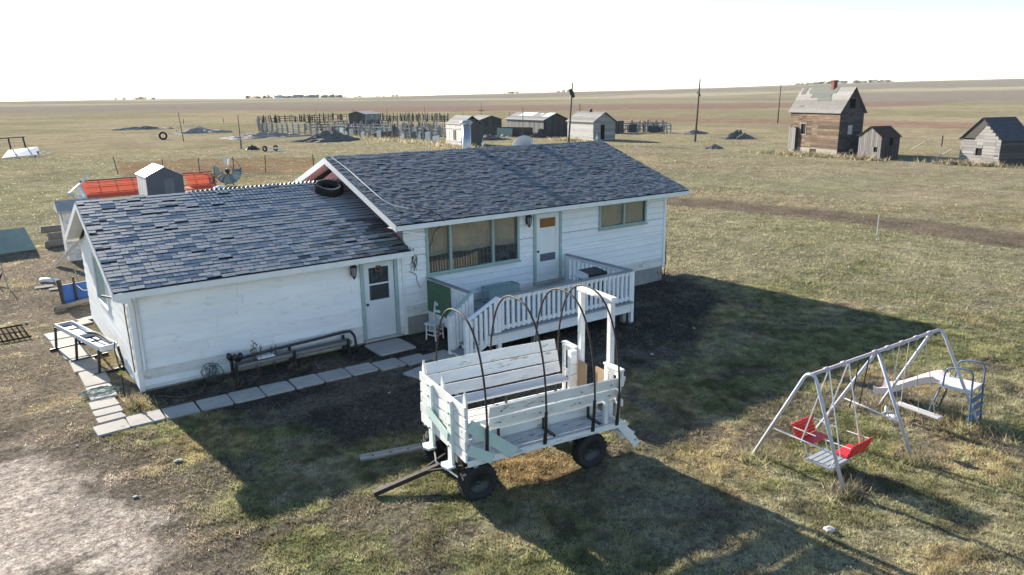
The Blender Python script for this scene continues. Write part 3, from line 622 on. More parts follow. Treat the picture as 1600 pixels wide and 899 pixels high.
# stairs descending towards the garage
nx0 = .06
for yy in (-2.12, DY+.03):
    b = MB(); b.box(nx0-.05,nx0+.05,yy-.05,yy+.05,-.05,1.02); b.build('newel_post', m_white, deck)
    top = DX0 if yy > -2.5 else DX0+.30
    b = MB(); b.beam((top,yy,RT-.01),(nx0-.03,yy,1.02),.11,.035); b.build('stair_rail', m_green if yy > -2.5 else m_white, deck)
    b = MB(); b.beam((top,yy,DZ-.02),(nx0,yy,.10),.04,.16); b.build('stringer', m_white, deck)
    for i in range(6):
        t = (i+.7)/6.4; x = top+(nx0-top)*t; z0 = DZ-.02+(.10-DZ)*t; z1 = RT-.01+(1.02-RT)*t
        b = MB(); b.box(x-.04,x+.04,yy-.07,yy-.035,z0,z1-.02); b.build('baluster', m_white, deck)
for i, (x,z) in enumerate(((.06,.16),(.30,.32),(.54,.48))):
    b = MB(); b.box(x-.02,x+.27,DY+.06,-2.17,z-.035,z); b.build('tread', m_deckp, deck)
    b = MB(); b.box(x+.02,x+.04,DY+.08,-2.2,z-.15,z-.037); b.build('riser_board', m_white, deck)
# things on and beside the deck
tank = thing('glass_tank', 'long empty glass tank standing on the deck against the house', 'fish tank', (2.72,-.52,DZ+.005))
a, c, h = .52, .18, .44
for p in ((-a,-a,-c,c),(a,a,-c,c),(-a,a,-c,-c),(-a,a,c,c)):
    b = MB(); x0,x1,y0,y1 = p; b.box(x0-.004,x1+.004,y0-.004,y1+.004,.012,h); b.build('pane', g_tank, tank)
b = MB(); b.box(-a,a,-c,c,0,.01); b.build('base', m_teal, tank)
b = MB()
for z in (.012,h):
    for p in ((-a,-c,a,-c),(-a,c,a,c),(-a,-c,-a,c),(a,-c,a,c)): b.beam((p[0],p[1],z),(p[2],p[3],z),.014,.02)
for p in ((-a,-c),(a,-c),(-a,c),(a,c)): b.beam((*p,.02),(*p,h-.01),.012,.012)
b.build('edge_frame', m_teal, tank)
gr = thing('barbecue', 'black barbecue with raised lid at the deck corner railing', 'barbecue', (4.95,-1.85,DZ), 0)
b = MB(); b.box(-.30,.30,-.22,.22,.12,.62); b.build('cabinet', m_black, gr)
b = MB(); b.prism([(-.36,-.26,.62),(-.36,.24,.62),(-.36,.24,.80),(-.36,-.26,.74)],(.72,0,0)); b.build('lid', m_black, gr)
b = MB(); b.box(-.58,-.365,-.2,.2,.66,.70); b.build('side_shelf', m_trim, gr)
b = MB(); b.prism([(-.375,-.27,.60),(-.375,.25,.60),(-.375,.25,.83),(-.375,-.27,.76)],(.012,0,0)); b.build('lid_end', m_trim, gr)
for x in (-.26,.26):
    for y in (-.18,.18): b = MB(); b.box(x-.02,x+.02,y-.02,y+.02,0,.12); b.build('leg', m_black, gr)
mat_ = MB(); mat_.prism([(4.3,-.18,DZ+.006),(5.5,-.18,DZ+.006),(5.45,-.72,DZ+.006),(4.35,-.68,DZ+.006)],(0,0,.02)); tag(mat_.build('doormat', m_black), 'dark flat mat lying before the front door', 'doormat')
ch = thing('chair', 'small white wooden chair beside the deck stairs', 'chair', (.42,-.72,0), R(20))
for i,(x,y) in enumerate(((-.16,-.16),(.16,-.16),(-.16,.16),(.16,.16))):
    b = MB(); b.beam((x,y,0),(x*.92,y*.92,.42),.035,.035); b.build('leg', m_trim, ch)
b = MB(); b.box(-.20,.20,-.20,.19,.42,.45); b.build('seat', m_trim, ch)
for y in (-.16,.16): b = MB(); b.beam((.17,y,.45),(.26,y*.95,.95),.035,.035); b.build('back_post', m_trim, ch)
for z in (.88,.70): b = MB(); b.beam((.17+.09*(z-.45)/.5,-.16,z),(.17+.09*(z-.45)/.5,.16,z),.025,.07); b.build('back_slat', m_trim, ch)
for z in (.14,.26):
    b = MB(); b.beam((-.15,-.15,z),(.15,-.15,z),.02,.025); b.beam((-.15,-.15,z),(-.15,.15,z),.02,.025); b.beam((.15,-.15,z),(.15,.15,z),.02,.025); b.build('stretcher', m_trim, ch)

# ------------------------------------------------------------------ covered-wagon frame
wg = thing('wagon', 'white slatted hay wagon with four bare hoops on rubber tyres', 'wagon', (-3.3,-7.4,0), -.13)
BZ, HW, WL = .74, .87, 2.9
for i in range(7):
    y0 = -HW+.006+i*(2*HW/7); b = MB(); b.box(0.02,WL,y0,y0+2*HW/7-.012,BZ-.045,BZ+rnd.uniform(-.004,.004)); b.build('floor_plank', m_floor, wg)
b = MB(); b.beam((.0,-.45,BZ-.12),(WL,-.45,BZ-.12),.08,.14); b.build('bed_beam', m_old, wg)
b = MB(); b.beam((.0,.45,BZ-.12),(WL,.45,BZ-.12),.08,.14); b.build('bed_beam', m_old, wg)
for x in (.15,1.0,1.9,2.75): b = MB(); b.beam((x,-HW,BZ-.095),(x,HW,BZ-.095),.07,.09); b.build('cross_beam', m_old, wg)
b = MB(); b.beam((0,-HW-.015,BZ-.04),(WL,-HW-.015,BZ-.04),.025,.10); b.build('side_rail', m_wagw, wg)
b = MB(); b.beam((0,HW+.015,BZ-.04),(WL,HW+.015,BZ-.04),.025,.10); b.build('side_rail', m_wagw, wg)
# headboard slats
for i in range(5):
    z0 = BZ+.0+i*.190; j = rnd.uniform(-.03,.03); b = MB(); b.box(-.045,-.012,-HW-.03+j,HW+.03+j,z0+rnd.uniform(-.006,.006),z0+.158+rnd.uniform(-.006,.006)); b.build('headboard_slat', m_wagw, wg)
for y in (.36,-.42):
    b = MB(); b.box(-.095,-.047,y-.075,y+.075,BZ-.20,BZ+.88); b.build('headboard_cleat', m_pgreen2, wg)
    b = MB(); b.prism([(-.05,y-.12,BZ-.24),(-.20,y-.13,BZ-.245),(-.235,y,BZ-.25),(-.20,y+.13,BZ-.245),(-.05,y+.12,BZ-.24)],(0,0,.035)); b.build('cleat_foot', m_pgreen2, wg)
b = MB(); b.beam((-.118,.42,BZ+.42),(-.118,-.42,BZ+.26),.022,.15); b.build('headboard_brace', m_pgreen, wg)
for y in (HW-.05,.02,-HW+.05):
    b = MB(); b.prism([(.0,y-.055,BZ+.3),(.0,y+.055,BZ+.3),(.0,y+.055,BZ+1.0),(.0,y,BZ+1.14),(.0,y-.055,BZ+1.0)],(.03,0,0)); b.build('picket', m_wagw, wg)
# mint side braces at the near front corner
b = MB(); b.beam((.02,-HW-.05,BZ+.62),(.80,-HW-.05,BZ-.02),.028,.19,(0,0,1)); b.build('side_brace', m_pgreen, wg)
b = MB(); b.beam((.0,-HW-.055,BZ+.22),(.42,-HW-.055,BZ-.03),.028,.17,(0,0,1)); b.build('side_brace', m_pgreen, wg)
# benches with sloping backs
def bench(sg, xa, xb, nback):
    par = wg
    for k, y in enumerate((.40,.57)):
        b = MB(); b.box(xa,xb,min(sg*y,sg*(y+.165)),max(sg*y,sg*(y+.165)),1.10,1.135); b.build('seat_plank', m_wagw, par)
    for k in range(nback):
        t0 = k*.205; h = .195
        p0 = Vector((0,sg*(.76+t0*.28),1.17+t0)); d = Vector((0,sg*.28,.96)).normalized(); q = p0+d*h; n = Vector((0,sg*.96,-.28))*.028
        b = MB(); xe = xb+(.12 if sg<0 else 0)+rnd.uniform(-.03,.03); xs_ = xa+rnd.uniform(-.03,.03); ns = 7; bow = rnd.uniform(-.014,.014); sec = []
        for i in range(ns):
            f = i/(ns-1); dz = Vector((0,bow*.6,bow))*(4*f*(1-f))+Vector((0,0,rnd.uniform(-.002,.002))); xx = xs_+(xe-xs_)*f
            sec += [(xx,*(p0+dz)[1:]),(xx,*(q+dz)[1:]),(xx,*(q+n+dz)[1:]),(xx,*(p0+n+dz)[1:])]
        b.add(sec, [(3,2,1,0),tuple(4*(ns-1)+i for i in range(4))]+[(4*i+k2,4*i+(k2+1)%4,4*i+4+(k2+1)%4,4*i+4+k2) for i in range(ns-1) for k2 in range(4)]); b.build('backrest_plank', m_wagw, par)
    for x in (xa+.35,(xa+xb)/2,xb-.3):
        b = MB(); b.beam((x,sg*.44,BZ),(x,sg*.44,1.10),.03,.05); b.beam((x,sg*.44,BZ+.02),(x,sg*.80,BZ+.02),.05,.03); b.build('bench_iron', m_black, par)
bench(-1,.42,2.84,2); bench(1,.06,2.72,3)
# low white kick boards inside
b = MB(); b.box(.35,WL-.1,-.36,-.33,BZ+.002,BZ+.16); b.build('kick_board', m_wagw, wg)
b = MB(); b.box(.25,WL-.3,.14,.17,BZ+.002,BZ+.12); b.build('kick_board', m_wagw, wg)
for y in (.36,-.42):
    for k in range(5): b = MB(); b.lathe([(.014,0),(.014,.012)],(-.096,y+rnd.uniform(-.03,.03),BZ+.09+k*.19),(-1,0,0),7); b.build('bolt', m_rust, wg)
for x in (.6,1.34,2.1,2.7):
    for z in (1.25,1.46): b = MB(); b.lathe([(.012,0),(.012,.014)],(x,-(.79+.28*(z-1.17))-.014,z),(0,-1,-.28),7); b.build('bolt', m_rust, wg)
# hoops
for hx, zt in ((.30,2.90),(1.36,2.97),(2.30,2.97),(2.80,2.97)):
    pts = []
    for i in range(41):
        t = math.pi*i/40; cy = math.cos(t); sy = math.sin(t)
        pts.append((hx, -math.copysign(abs(cy)**.80,cy)*(.98 if cy > 0 else .98), 1.25+(zt-1.25)*sy**.92))
    b = MB(); b.tube([(hx,-.90,BZ-.02)]+pts+[(hx,.90,BZ+.0)], .017, 7); b.build('hoop', m_rust, wg, True)
    b = MB(); b.beam((hx+.025,-HW-.035,BZ-.03),(hx+.01,-HW-.09,1.30),.05,.02,(0,1,0)); b.build('hoop_strap', m_black, wg)
# tailgate end
X = WL+.0
for y0,y1 in ((.46,HW+.02),(-HW-.06,-.46)):
    for z in (1.05,1.56): b = MB(); b.box(X-.02,X+.02,y0,y1,z,z+.12); b.build('tailgate_rail', m_wagw, wg)
    for y in (y0+.03,y1-.09): b = MB(); b.box(X-.06,X-.022,y,y+.07,BZ,1.66); b.build('tailgate_stile', m_wagw, wg)
    b = MB(); b.box(X-.07,X+.035,y0,y1,1.682,1.715); b.build('tailgate_cap', m_wagw, wg)
b = MB(); b.box(X-.20,X-.065,.36,.47,BZ,1.68); b.build('inner_post', m_wagw, wg)
for y in (.40,-.50): b = MB(); b.beam((X+.05,y,BZ-.1),(X+.05,y,2.78),.09,.10); b.build('gate_post', m_wagw, wg)
b = MB(); b.beam((X+.05,.48,2.835),(X+.05,-.58,2.835),.11,.09); b.build('gate_lintel', m_wagw, wg)
b = MB(); b.box(X-.05,X-.02,-.46,-.20,1.05,1.55); b.build('tan_panel', m_card, wg)
b = MB(); b.box(X-.05,X-.02,.10,.355,1.0,1.5); b.build('tan_panel', m_card, wg)
# rear steps
for sy in (-.86,-.50):
    b = MB(); b.beam((X-.02,sy,BZ),(X+.40,sy,.22),.03,.15); b.build('step_stringer', m_wagw, wg)
for q in (.35,.7): b = MB(); b.box(X+.40*q-.12,X+.40*q+.08,-.84,-.52,BZ-.52*q+.06,BZ-.52*q+.085); b.build('step_tread', m_wagw, wg)
b = MB(); b.beam((X-.25,-.80,BZ),(X-.25,-.80,1.18),.07,.07); b.build('step_post', m_wagw, wg)
# running gear
for x in (.22,2.36):
    b = MB(); b.tube([(x,-.72,.30),(x,.72,.30)],.035,8); b.build('axle', m_rust, wg)
    b = MB(); b.beam((x,-.35,.45),(x,.35,.45),.12,.22); b.build('bolster', m_rust, wg)
    for sy in (-1,1):
        o = tyre('wheel', .31, .19, None, (x,sy*.76,.305), (0,1,0), None, wg, 24)
        b = MB(); b.lathe([(.02,.0),(.05,.02),(.06,.05),(.15,.03),(.172,.07),(.18,.075),(.18,-.06),(.05,-.05)],(0,0,0),(0,sy,0),20); b.build('rim', m_black, o, True)
b = MB(); b.tube([(.22,0,.34),(2.36,0,.34)],.04,8); b.build('reach_pole', m_rust, wg)
b = MB(); b.beam((.16,0,.36),(-1.22,.10,.06),.085,.075); b.build('tongue', m_rust, wg)
b = MB(); b.beam((.2,.30,.36),(-.45,.06,.25),.035,.035); b.beam((.2,-.30,.36),(-.45,.06,.25),.035,.035); b.build('tongue_brace', m_rust, wg)
b = MB(); b.tube([(.02,.5,.33),(-.12,.1,.34),(.02,-.62,.3)],.016,6); b.build('tie_rod', m_steel, wg)
# scraps near the wagon
sk = thing('steel_rail', 'pale drilled steel rail lying on the ground beside the wagon', 'rail', (-4.15,-5.91,0), math.atan2(-.25,1.04))
b = MB(); b.box(0,1.75,-.055,.055,.005,.085); b.box(0,1.75,.038,.055,.086,.115); b.build('flange', M('dull_rail',(.42,.40,.37),(.30,.28,.26),6,.6,.1), sk)
for k in range(5): b = MB(); b.lathe([(.018,0),(.018,.012)],(.22+k*.32,-.01,.084),(0,0,1),8); b.build('bolt', m_black, sk)

# ------------------------------------------------------------------ swing set
sw = thing('swing_set', 'faded lilac steel swing set frame with three leg pairs', 'swing set', (1.5,-10.75,0))
O = Vector((1.5,-10.75,0))
TA, TB = Vector((1.36,-10.98,1.86))-O, Vector((5.28,-11.10,1.86))-O
b = MB(); b.tube([TA,TB],.030,9); b.build('top_bar', m_swpink, sw, True)
def leg(pts, mat=None):
    b = MB(); b.tube(pts,.029,9); b.build('leg', mat or m_swing, sw, True)
Lg = lambda x,y: Vector((x,y,-.03))-O
def bent(a, l):           # a bent tube from apex down to the foot
    d = (l-a); h_ = Vector((d.x,d.y,0)); p = a+h_*.13+Vector((0,0,-.10)); return bez([a, a+h_*.07+Vector((0,0,-.022)), p, p+(l-p)*.08], 6)+[l]
leg(bent(TA, Lg(1.5,-9.9)));  leg(bent(TA, Lg(1.55,-11.62)))
mid = TA.lerp(TB,.47)
leg([mid,Lg(3.12,-10.05)]); leg([mid+Vector((.05,0,0)),Lg(3.53,-11.72)])
leg([TB-Vector((.28,0,0)),Lg(5.35,-10.12)]); leg(bent(TB, Lg(5.82,-11.84)))
def brace(a1,l1,a2,l2,t1,t2):
    b = MB(); b.tube([a1.lerp(l1,t1),a2.lerp(l2,t2)],.013,6); b.build('cross_brace', m_tin, sw, True)
brace(TA,Lg(1.5,-9.9),TA,Lg(1.55,-11.62),.62,.66); brace(mid,Lg(3.12,-10.05),mid,Lg(3.53,-11.72),.52,.64)
for t in (.10,.22,.46,.56,.68,.80,.92):
    p = TA.lerp(TB,t); b = MB(); b.lathe([(.036,-.05),(.046,-.03),(.046,.03),(.036,.05)],p,(1,0,0),10); b.beam(p+Vector((.02,-.05,.03)),p+Vector((.02,.06,-.05)),.03,.03); b.build('hanger_clamp', m_swpink, sw, True)
# glider: two facing red seats
gl = thing('glider_swing', 'red two-seat face-to-face glider hanging from the swing set', 'glider', (2.12,-10.98,0), 0)
gp = [TA.lerp(TB,.12)+O, TA.lerp(TB,.26)+O]
def ropes(par, a, b_, r=.011, mat=None, off=Vector((0,0,0)), name='hanger_rod'):
    m = MB(); m.tube([a-off,b_-off],r,6); m.build(name, mat or m_rope, par)
GO = Vector((2.12,-10.98,0))
for x, p in ((-.30,gp[0]),(.30,gp[1])):
    for y in (-.36,.36): ropes(gl, p, GO+Vector((x,y,.42)), .012, m_tin, GO)
for sg in (-1,1):
    c = sg*.46
    b = MB()
    for k in range(6): b.beam((-.27,sg*(.20+k*.045),.43),(.27,sg*(.20+k*.045),.43),.034,.018)
    for x in (-.22,.22): b.beam((x,sg*.18,.418),(x,sg*.46,.418),.03,.016)
    b.build('seat', m_red, gl)
    b = MB()
    for k in range(5): b.beam((-.29,sg*(.47+.02*k),.46+k*.052),(.29,sg*(.47+.02*k),.46+k*.052),.02,.045)
    for x in (-.2,0,.2): b.beam((x,sg*.475,.44),(x,sg*.565,.70),.03,.016)
    b.build('backrest', m_red, gl)
    b = MB(); b.tube([(-.3,sg*.10,.63),(-.3,sg*.52,.64)],.009,5); b.tube([(.3,sg*.10,.63),(.3,sg*.52,.64)],.009,5); b.build('armrest', m_tin, gl)
for k in range(5): b = MB(); b.beam((-.27,-.20+k*.10,.16),(.27,-.20+k*.10,.16),.075,.02); b.build('foot_slat', m_gseat, gl)
b = MB(); b.beam((-.28,-.26,.145),(-.28,.26,.145),.025,.03); b.beam((.28,-.26,.145),(.28,.26,.145),.025,.03); b.build('foot_frame', m_gseat, gl)
for x in (-.3,.3):
    for y in (-.2,.2): b = MB(); b.tube([(x*.95,y,.16),(x,y*1.5,.43)],.01,5); b.build('foot_hanger', m_tin, gl)
# rocking plank swing and single swing
pl = thing('plank_swing', 'long white plank swing hanging near the slide', 'swing', (4.75,-11.05,0))
PO = Vector((4.75,-11.05,0))
b = MB(); b.beam((.30,.42,.30),(.22,-.42,.30),.15,.03); b.build('seat', m_plastic, pl)
b = MB(); b.beam((.30,.42,.27),(.22,-.42,.27),.03,.03); b.build('seat_batten', m_tin, pl)
for t, y in ((.74,.34),(.80,0),(.88,-.30)): ropes(pl, TA.lerp(TB,t)+O, PO+Vector((.27,y,.30)), .008, m_rope, PO)
for y in (.30,.02): b = MB(); b.tube([(.2,y,.3),(.2,y,.10)],.008,5); b.box(.15,.26,y-.03,y+.03,.08,.10); b.build('foot_peg', m_black, pl)
hh = thing('ride_on_swing', 'small white plastic ride-on seat hanging by the middle legs', 'swing', (3.95,-11.1,0))
HO = Vector((3.95,-11.1,0))
b = MB(); b.lathe([(.02,-.12),(.055,-.10),(.07,0),(.055,.10),(.02,.12)],(0,0,.46),(.3,1,.1),10); b.lathe([(.015,.10),(.035,.05),(.04,0),(.02,-.05)],(0,.12,.54),(0,.4,1),9); b.build('body', m_plastic, hh, True)
b = MB(); b.tube([(-.12,.15,.52),(.12,.15,.52)],.014,6); b.build('handle', m_plastic, hh)
for t in (.60,.66): ropes(hh, TA.lerp(TB,t)+O, HO+Vector((0,.1 if t > .62 else -.1,.50)), .008, m_rope, HO)
tb = thing('chain_swing', 'pair of dark loose swing chains at the middle of the bar', 'swing', (2.95,-11.03,0))
TO = Vector((2.95,-11.03,0))
for t in (.345,.42): ropes(tb, TA.lerp(TB,t)+O, TA.lerp(TB,t+.005)+O-Vector((0,-.1,.95)), .011, m_black, TO, 'chain')

# slide
sl = thing('toy_slide', 'sun-bleached pink slide with blue tubular ladder beside the swing set', 'slide', (5.85,-11.3,0), R(4))
b = MB(); b.box(-.30,.30,-.36,.20,.68,.74); b.build('platform', m_plastic, sl)
V = []; F = []; n = 18
for i in range(n+1):
    t = i/n; y = .20+1.22*t; z = .73-.56*(t*t*(3-2*t))+.02*(1 if t > .95 else 0)
    for x, dz in ((-.24,.12),(-.22,.01),(-.20,0),(.20,0),(.22,.01),(.24,.12),(.27,.12),(.25,-.02),(-.25,-.02),(-.27,.12)): V.append((x,y,z+dz*(.6 if t < .1 else 1)))
for i in range(n):
    for k in range(10): F.append((i*10+k,i*10+(k+1)%10,(i+1)*10+(k+1)%10,(i+1)*10+k))
F += [tuple(range(9,-1,-1)), tuple(n*10+k for k in range(10))]
b = MB(); b.add(V,F); b.build('chute', m_pink, sl)
for x in (-.30,.30):
    b = MB(); b.tube(bez([(x,-.42,0),(x,-.38,.7),(x,-.36,1.08),(x,-.22,1.14),(x,.02,1.1),(x,.10,1.0),(x,.12,.72)],5),.017,7); b.build('handrail', m_swblue, sl, True)
    b = MB(); b.tube([(x*.8,.16,.70),(x*.9,.34,0)],.017,7); b.build('leg', m_swblue, sl, True)
for z in (.18,.36,.54): b = MB(); b.beam((-.29,-.40,z),(.29,-.40,z),.08,.025); b.build('rung', m_swblue, sl)
b = MB(); b.tube([(-.26,.33,.06),(.26,.33,.06)],.014,6); b.build('spreader', m_swblue, sl)

# ------------------------------------------------------------------ paved paths
def slabs(name, lst, label):
    p = bpy.data.objects.new(name, None); COL.objects.link(p); tag(p, label, kind='structure')
    for (x,y,w,d,a) in lst:
        q = [(x+sx*w/2*(1-.02*rnd.random())+rnd.uniform(-.012,.012), y+sy*d/2+rnd.uniform(-.012,.012)) for sx,sy in ((-1,-1),(1,-1),(1,1),(-1,1))]
        c, s = math.cos(a), math.sin(a); q = [(x+(u-x)*c-(v-y)*s, y+(u-x)*s+(v-y)*c) for u,v in q]
        # rounded broken corners
        out = []
        for i in range(4):
            P0, P1, P2 = q[i-1], q[i], q[(i+1)%4]; k = rnd.uniform(.02,.09)
            out += [(P1[0]+(P0[0]-P1[0])*k, P1[1]+(P0[1]-P1[1])*k), (P1[0]+(P2[0]-P1[0])*rnd.uniform(.02,.08), P1[1]+(P2[1]-P1[1])*rnd.uniform(.02,.08))]
        h = rnd.uniform(.030,.045); t = (rnd.uniform(-.012,.012), rnd.uniform(-.012,.012))
        b = MB(); n = len(out)
        top = [(u,v,h+(u-x)*t[0]+(v-y)*t[1]) for u,v in out]; ins = [(x+(u-x)*.975,y+(v-y)*.975,h+.008+(u-x)*t[0]+(v-y)*t[1]) for u,v in out]; bot = [(u,v,-.06) for u,v in out]
        b.add(bot+top+ins, [(i,(i+1)%n,n+(i+1)%n,n+i) for i in range(n)]+[(n+i,n+(i+1)%n,2*n+(i+1)%n,2*n+i) for i in range(n)]+[tuple(2*n+i for i in range(n))])
        b.build('slab', m_concrete, p)
slabs('garage_front_path', [(-7.42+.003,-1.66,.58,.52,.06)]+[(-6.80+i*.665,-1.58-.012*i,.64,.60,-.02) for i in range(8)]+[(-1.48,-1.78,.64,.58,.0),(-.82,-1.85,.60,.56,.02)], 'concrete slab path in front of the garage')
slabs('door_step_path', [(-.85,-.62,1.0,.98,.0),(-.2,-2.05,.66,.6,.1),(-1.15,-2.75,.62,.6,.3)], 'concrete slabs at the garage side door')
slabs('garage_side_path', [(-7.36,-1.12,.50,.28,.1),(-7.36,-.72,.52,.36,.03),(-7.36,-.22,.52,.50,.02),(-7.30,.55,.52,.9,0),(-7.28,1.65,.52,1.15,0),(-7.34,2.85,.54,1.15,0),(-7.42,4.0,.56,1.05,.04),(-7.52,5.0,.56,.85,.05),(-7.58,5.9,.56,.8,.1),(-7.1,6.75,.9,.42,.25),(-6.6,7.25,.8,.34,.3)], 'concrete slab path beside the lit garage wall')

# ------------------------------------------------------------------ yard clutter near the garage
tr = thing('feed_trough', 'long white feed trough on dark angled legs beside the garage wall', 'trough', (-7.18,3.2,0), .22)
for ya, yb in ((-1.38,.02),(.10,1.50)):
    V = [(-.20,.66),(-.16,.58),(.16,.58),(.20,.66)]; b = MB()
    for sgn in (-1,1): b.beam((sgn*.19,ya,.63),(sgn*.19,yb,.63),.025,.11)
    b.box(-.18,.18,ya,yb,.555,.575); tb_ = b.build('tray', m_tin, tr)
    for y in (ya+.01,yb-.01):
        b = MB(); b.box(-.17,.17,y-.015,y+.015,.576,.68); b.build('end_plate', m_tin, tb_)
    b = MB(); b.box(-.16,.16,yb-.5,yb-.1,.577,.60); b.build('dark_liner', m_black, tb_)
b = MB(); b.tube(bez([(.1,-1.3,.68),(.12,-.5,.74),(.05,.1,.68)],8),.03,6); b.build('dark_pipe', m_rust, tr)
for y in (-1.34,.06,1.46):
    b = MB(); b.beam((-.21,y,.60),(-.27,y,.0),.05,.05); b.beam((.21,y,.60),(.30,y,.0),.05,.05); b.beam((-.42,y,.035),(.46,y,.035),.055,.055); b.build('leg_frame', m_black, tr)
tp = thing('pipe_planter', 'long low pipe-framed trough along the garage front wall', 'trough', (-3.2,-.33,0), .03)
b = MB(); V = []; F = []; n = 8
for i in range(n+1):
    t = math.pi*i/n; V += [(-1.42,-.13*math.cos(t),.34-.14*math.sin(t)),(1.42,-.13*math.cos(t),.34-.14*math.sin(t))]
for i in range(n): F.append((2*i,2*i+1,2*i+3,2*i+2))
b.add(V,F); m_gal = M('dull_galvanised',(.30,.30,.30),(.22,.22,.22),6,.6,.1); b.build('half_round_trough', m_gal, tp)
b = MB(); b.box(-1.41,1.41,-.115,.115,.30,.325); b.build('trough_soil', m_rock, tp)
b = MB(); b.tube(bez([(-1.3,.13,.40),(-.5,.14,.44),(.6,.14,.47),(1.40,.13,.50),(1.48,.0,.48),(1.50,-.12,.36),(1.50,-.14,.02)],6),.035,8); b.build('top_pipe', m_black, tp, True)
for x in (-1.48,-.1,1.3):
    b = MB(); b.beam((x,-.15,0),(x,-.15,.40),.06,.06); b.beam((x,.15,0),(x,.15,.42),.06,.06); b.beam((x,-.15,.18),(x,.15,.18),.05,.05); b.build('leg', m_black, tp)
for k in range(4): b = MB(); b.lathe([(.02,.0),(.055,.06),(.07,.13),(.05,.19),(.02,.22)],(-1.5+rnd.uniform(-.04,.2),-.1+k*.06,.38+rnd.uniform(-.02,.06)),(rnd.uniform(-.4,.4),rnd.uniform(-.3,.3),1),8); b.build('pipe_stub', m_black, tp)
b = MB(); b.box(-.95,-.55,-.11,.06,.36,.385); b.build('white_plank', m_trim, tp)
wb = thing('wire_tangle', 'round tangle of thin dark wire at the foot of the garage wall', 'wire', (-5.15,-.34,0))
b = MB()
for k in range(15):
    a = rnd.uniform(0,6.28); n_ = Vector((math.cos(a),.5*math.sin(a),rnd.uniform(-.8,.8))).normalized(); u = n_.cross(Vector((0,0,1))).normalized(); w_ = n_.cross(u); r_ = rnd.uniform(.17,.26)
    b.tube([Vector((0,0,.25))+(u*math.cos(t)+w_*math.sin(t)*.9)*r_ for t in np.linspace(0,6.28,22)],.006,4)
b.build('coils', M('green_wire',(.09,.13,.12),(.06,.09,.08),9,.5,0), wb)
b = MB(); b.tube(bez([(-.2,-.1,.05),(-.4,-.45,.03),(-.75,-.55,.03),(-1.0,-.35,.03),(-1.2,-.1,.03)],8),.012,5); b.build('loose_end', m_stem, wb)
ht = MB()
for k in range(8):
    c0 = (-7.30+rnd.uniform(-.15,.15), .55+rnd.uniform(-.2,.2)); ht.tube([(c0[0]+(.28+rnd.uniform(-.08,.08))*math.cos(t),c0[1]+(.2+rnd.uniform(-.06,.06))*math.sin(t),.055+.012*k*.5) for t in np.linspace(0,6.28,20)],.006,4)
tag(ht.build('wire_loops', M('pale_green_wire',(.24,.34,.31),(.2,.28,.26),9,.6,0)), 'loose pale green wire loops lying on the side path', 'wire')
pp = thing('hand_pump_post', 'thin dark iron post with a yellow tag near the garage corner', 'post', (-6.92,.05,0))
b = MB(); b.tube([(0,0,-.05),(.0,0,.75)],.018,6); b.tube([(0,0,.55),(-.02,.35,1.0),(.02,.42,1.12)],.014,6); b.build('rod', m_black, pp)
b = MB(); b.lathe([(.02,-.04),(.05,0),(.02,.04)],(0,-.02,.55),(0,1,0),8); b.build('yellow_tag', M('yellow_tag',(.55,.50,.08),(.45,.4,.06),5,.6,0), pp)
tag(MB().tube([(10.36,.3,-.1),(10.38,.3,1.25)],.016,6).build('steel_stake', m_rust), 'thin rusty stake at the right corner of the house', 'stake')
bs = thing('blue_panel', 'bright blue sheet standing on edge behind the garage', 'panel', (-6.70,9.45,0), .18)
b = MB(); b.box(-.36,.75,-.015,.015,.08,.68); b.build('sheet', m_blue, bs)
b = MB(); b.beam((-.38,0,0),(-.42,.05,.85),.09,.09); b.build('post', m_dark, bs)
b = MB(); b.beam((.0,-.06,0),(-.04,-.06,.9),.05,.05); b.build('stake', m_rust, bs)
b = MB(); b.tube(bez([(.02,-.08,.62),(.2,-.1,.42),(.42,-.1,.40),(.5,-.1,.1)],6),.014,5); b.build('hose', m_trim, bs)
tag(MB().tube([(-7.4,8.75,.09),(-6.5,9.25,.10),(-5.9,9.4,.10)],[.08,.09,.09],9).build('log', m_log, None, True), 'fallen grey log lying before the blue sheet', 'log')
tag(MB().prism([(-11.5,20.2,.0),(-6.95,20.9,.0),(-7.25,21.3,.95),(-11.8,20.6,.95)],(.02,-.10,.03)).build('leaning_sheet', m_teal), 'wide grey-green sheet leaning at the left edge', 'panel')
for k, (x,y,z,ln,lab) in enumerate(((-6.6,20.9,.16,3.4,'lowest grey log of the pile behind the garage'),(-6.4,21.35,.42,3.2,'middle grey log of the pile behind the garage'),(-6.6,21.8,.70,3.0,'topmost pale log of the pile behind the garage'))):
    tag(MB().tube([(x,y,z),(x+ln*.5,y+.1,z+.02),(x+ln,y+.12,z)],[.16,.15,.13],10).build('log', m_log, None, True), lab, 'log', 'logs behind the garage')
tag(MB().beam((-6.62,16.2,.05),(-5.75,15.4,1.15),.34,.035,(0,0,1)).build('plank', m_trim), 'wide white plank propped up behind the garage', 'plank')
ou = thing('outhouse', 'narrow white shed peeking out behind the garage gable', 'shed', (-5.55,17.6,0))
b = MB(); b.box(-.55,.8,-.6,.6,0,2.0); b.build('wall', m_chip, ou)
for k in range(5): b = MB(); b.box(-.55+.27*k+.004,-.55+.27*(k+1)-.004,-.625,-.602,0,1.95); b.build('wall_board', m_dark if k > 1 else m_chip, ou)
b = MB(); b.prism([(-.7,-.75,1.98),(-.7,.75,1.98),(-.7,.75,2.06),(-.7,0,2.4),(-.7,-.75,2.06)],(1.65,0,0)); b.build('roof', m_old, ou)
tag(MB().tube([(-7.35,13.6,.08),(-6.9,13.1,.10)],.09,9).build('pale_pipe', m_trim, None, True), 'short white pipe lying on the bare dirt', 'pipe')
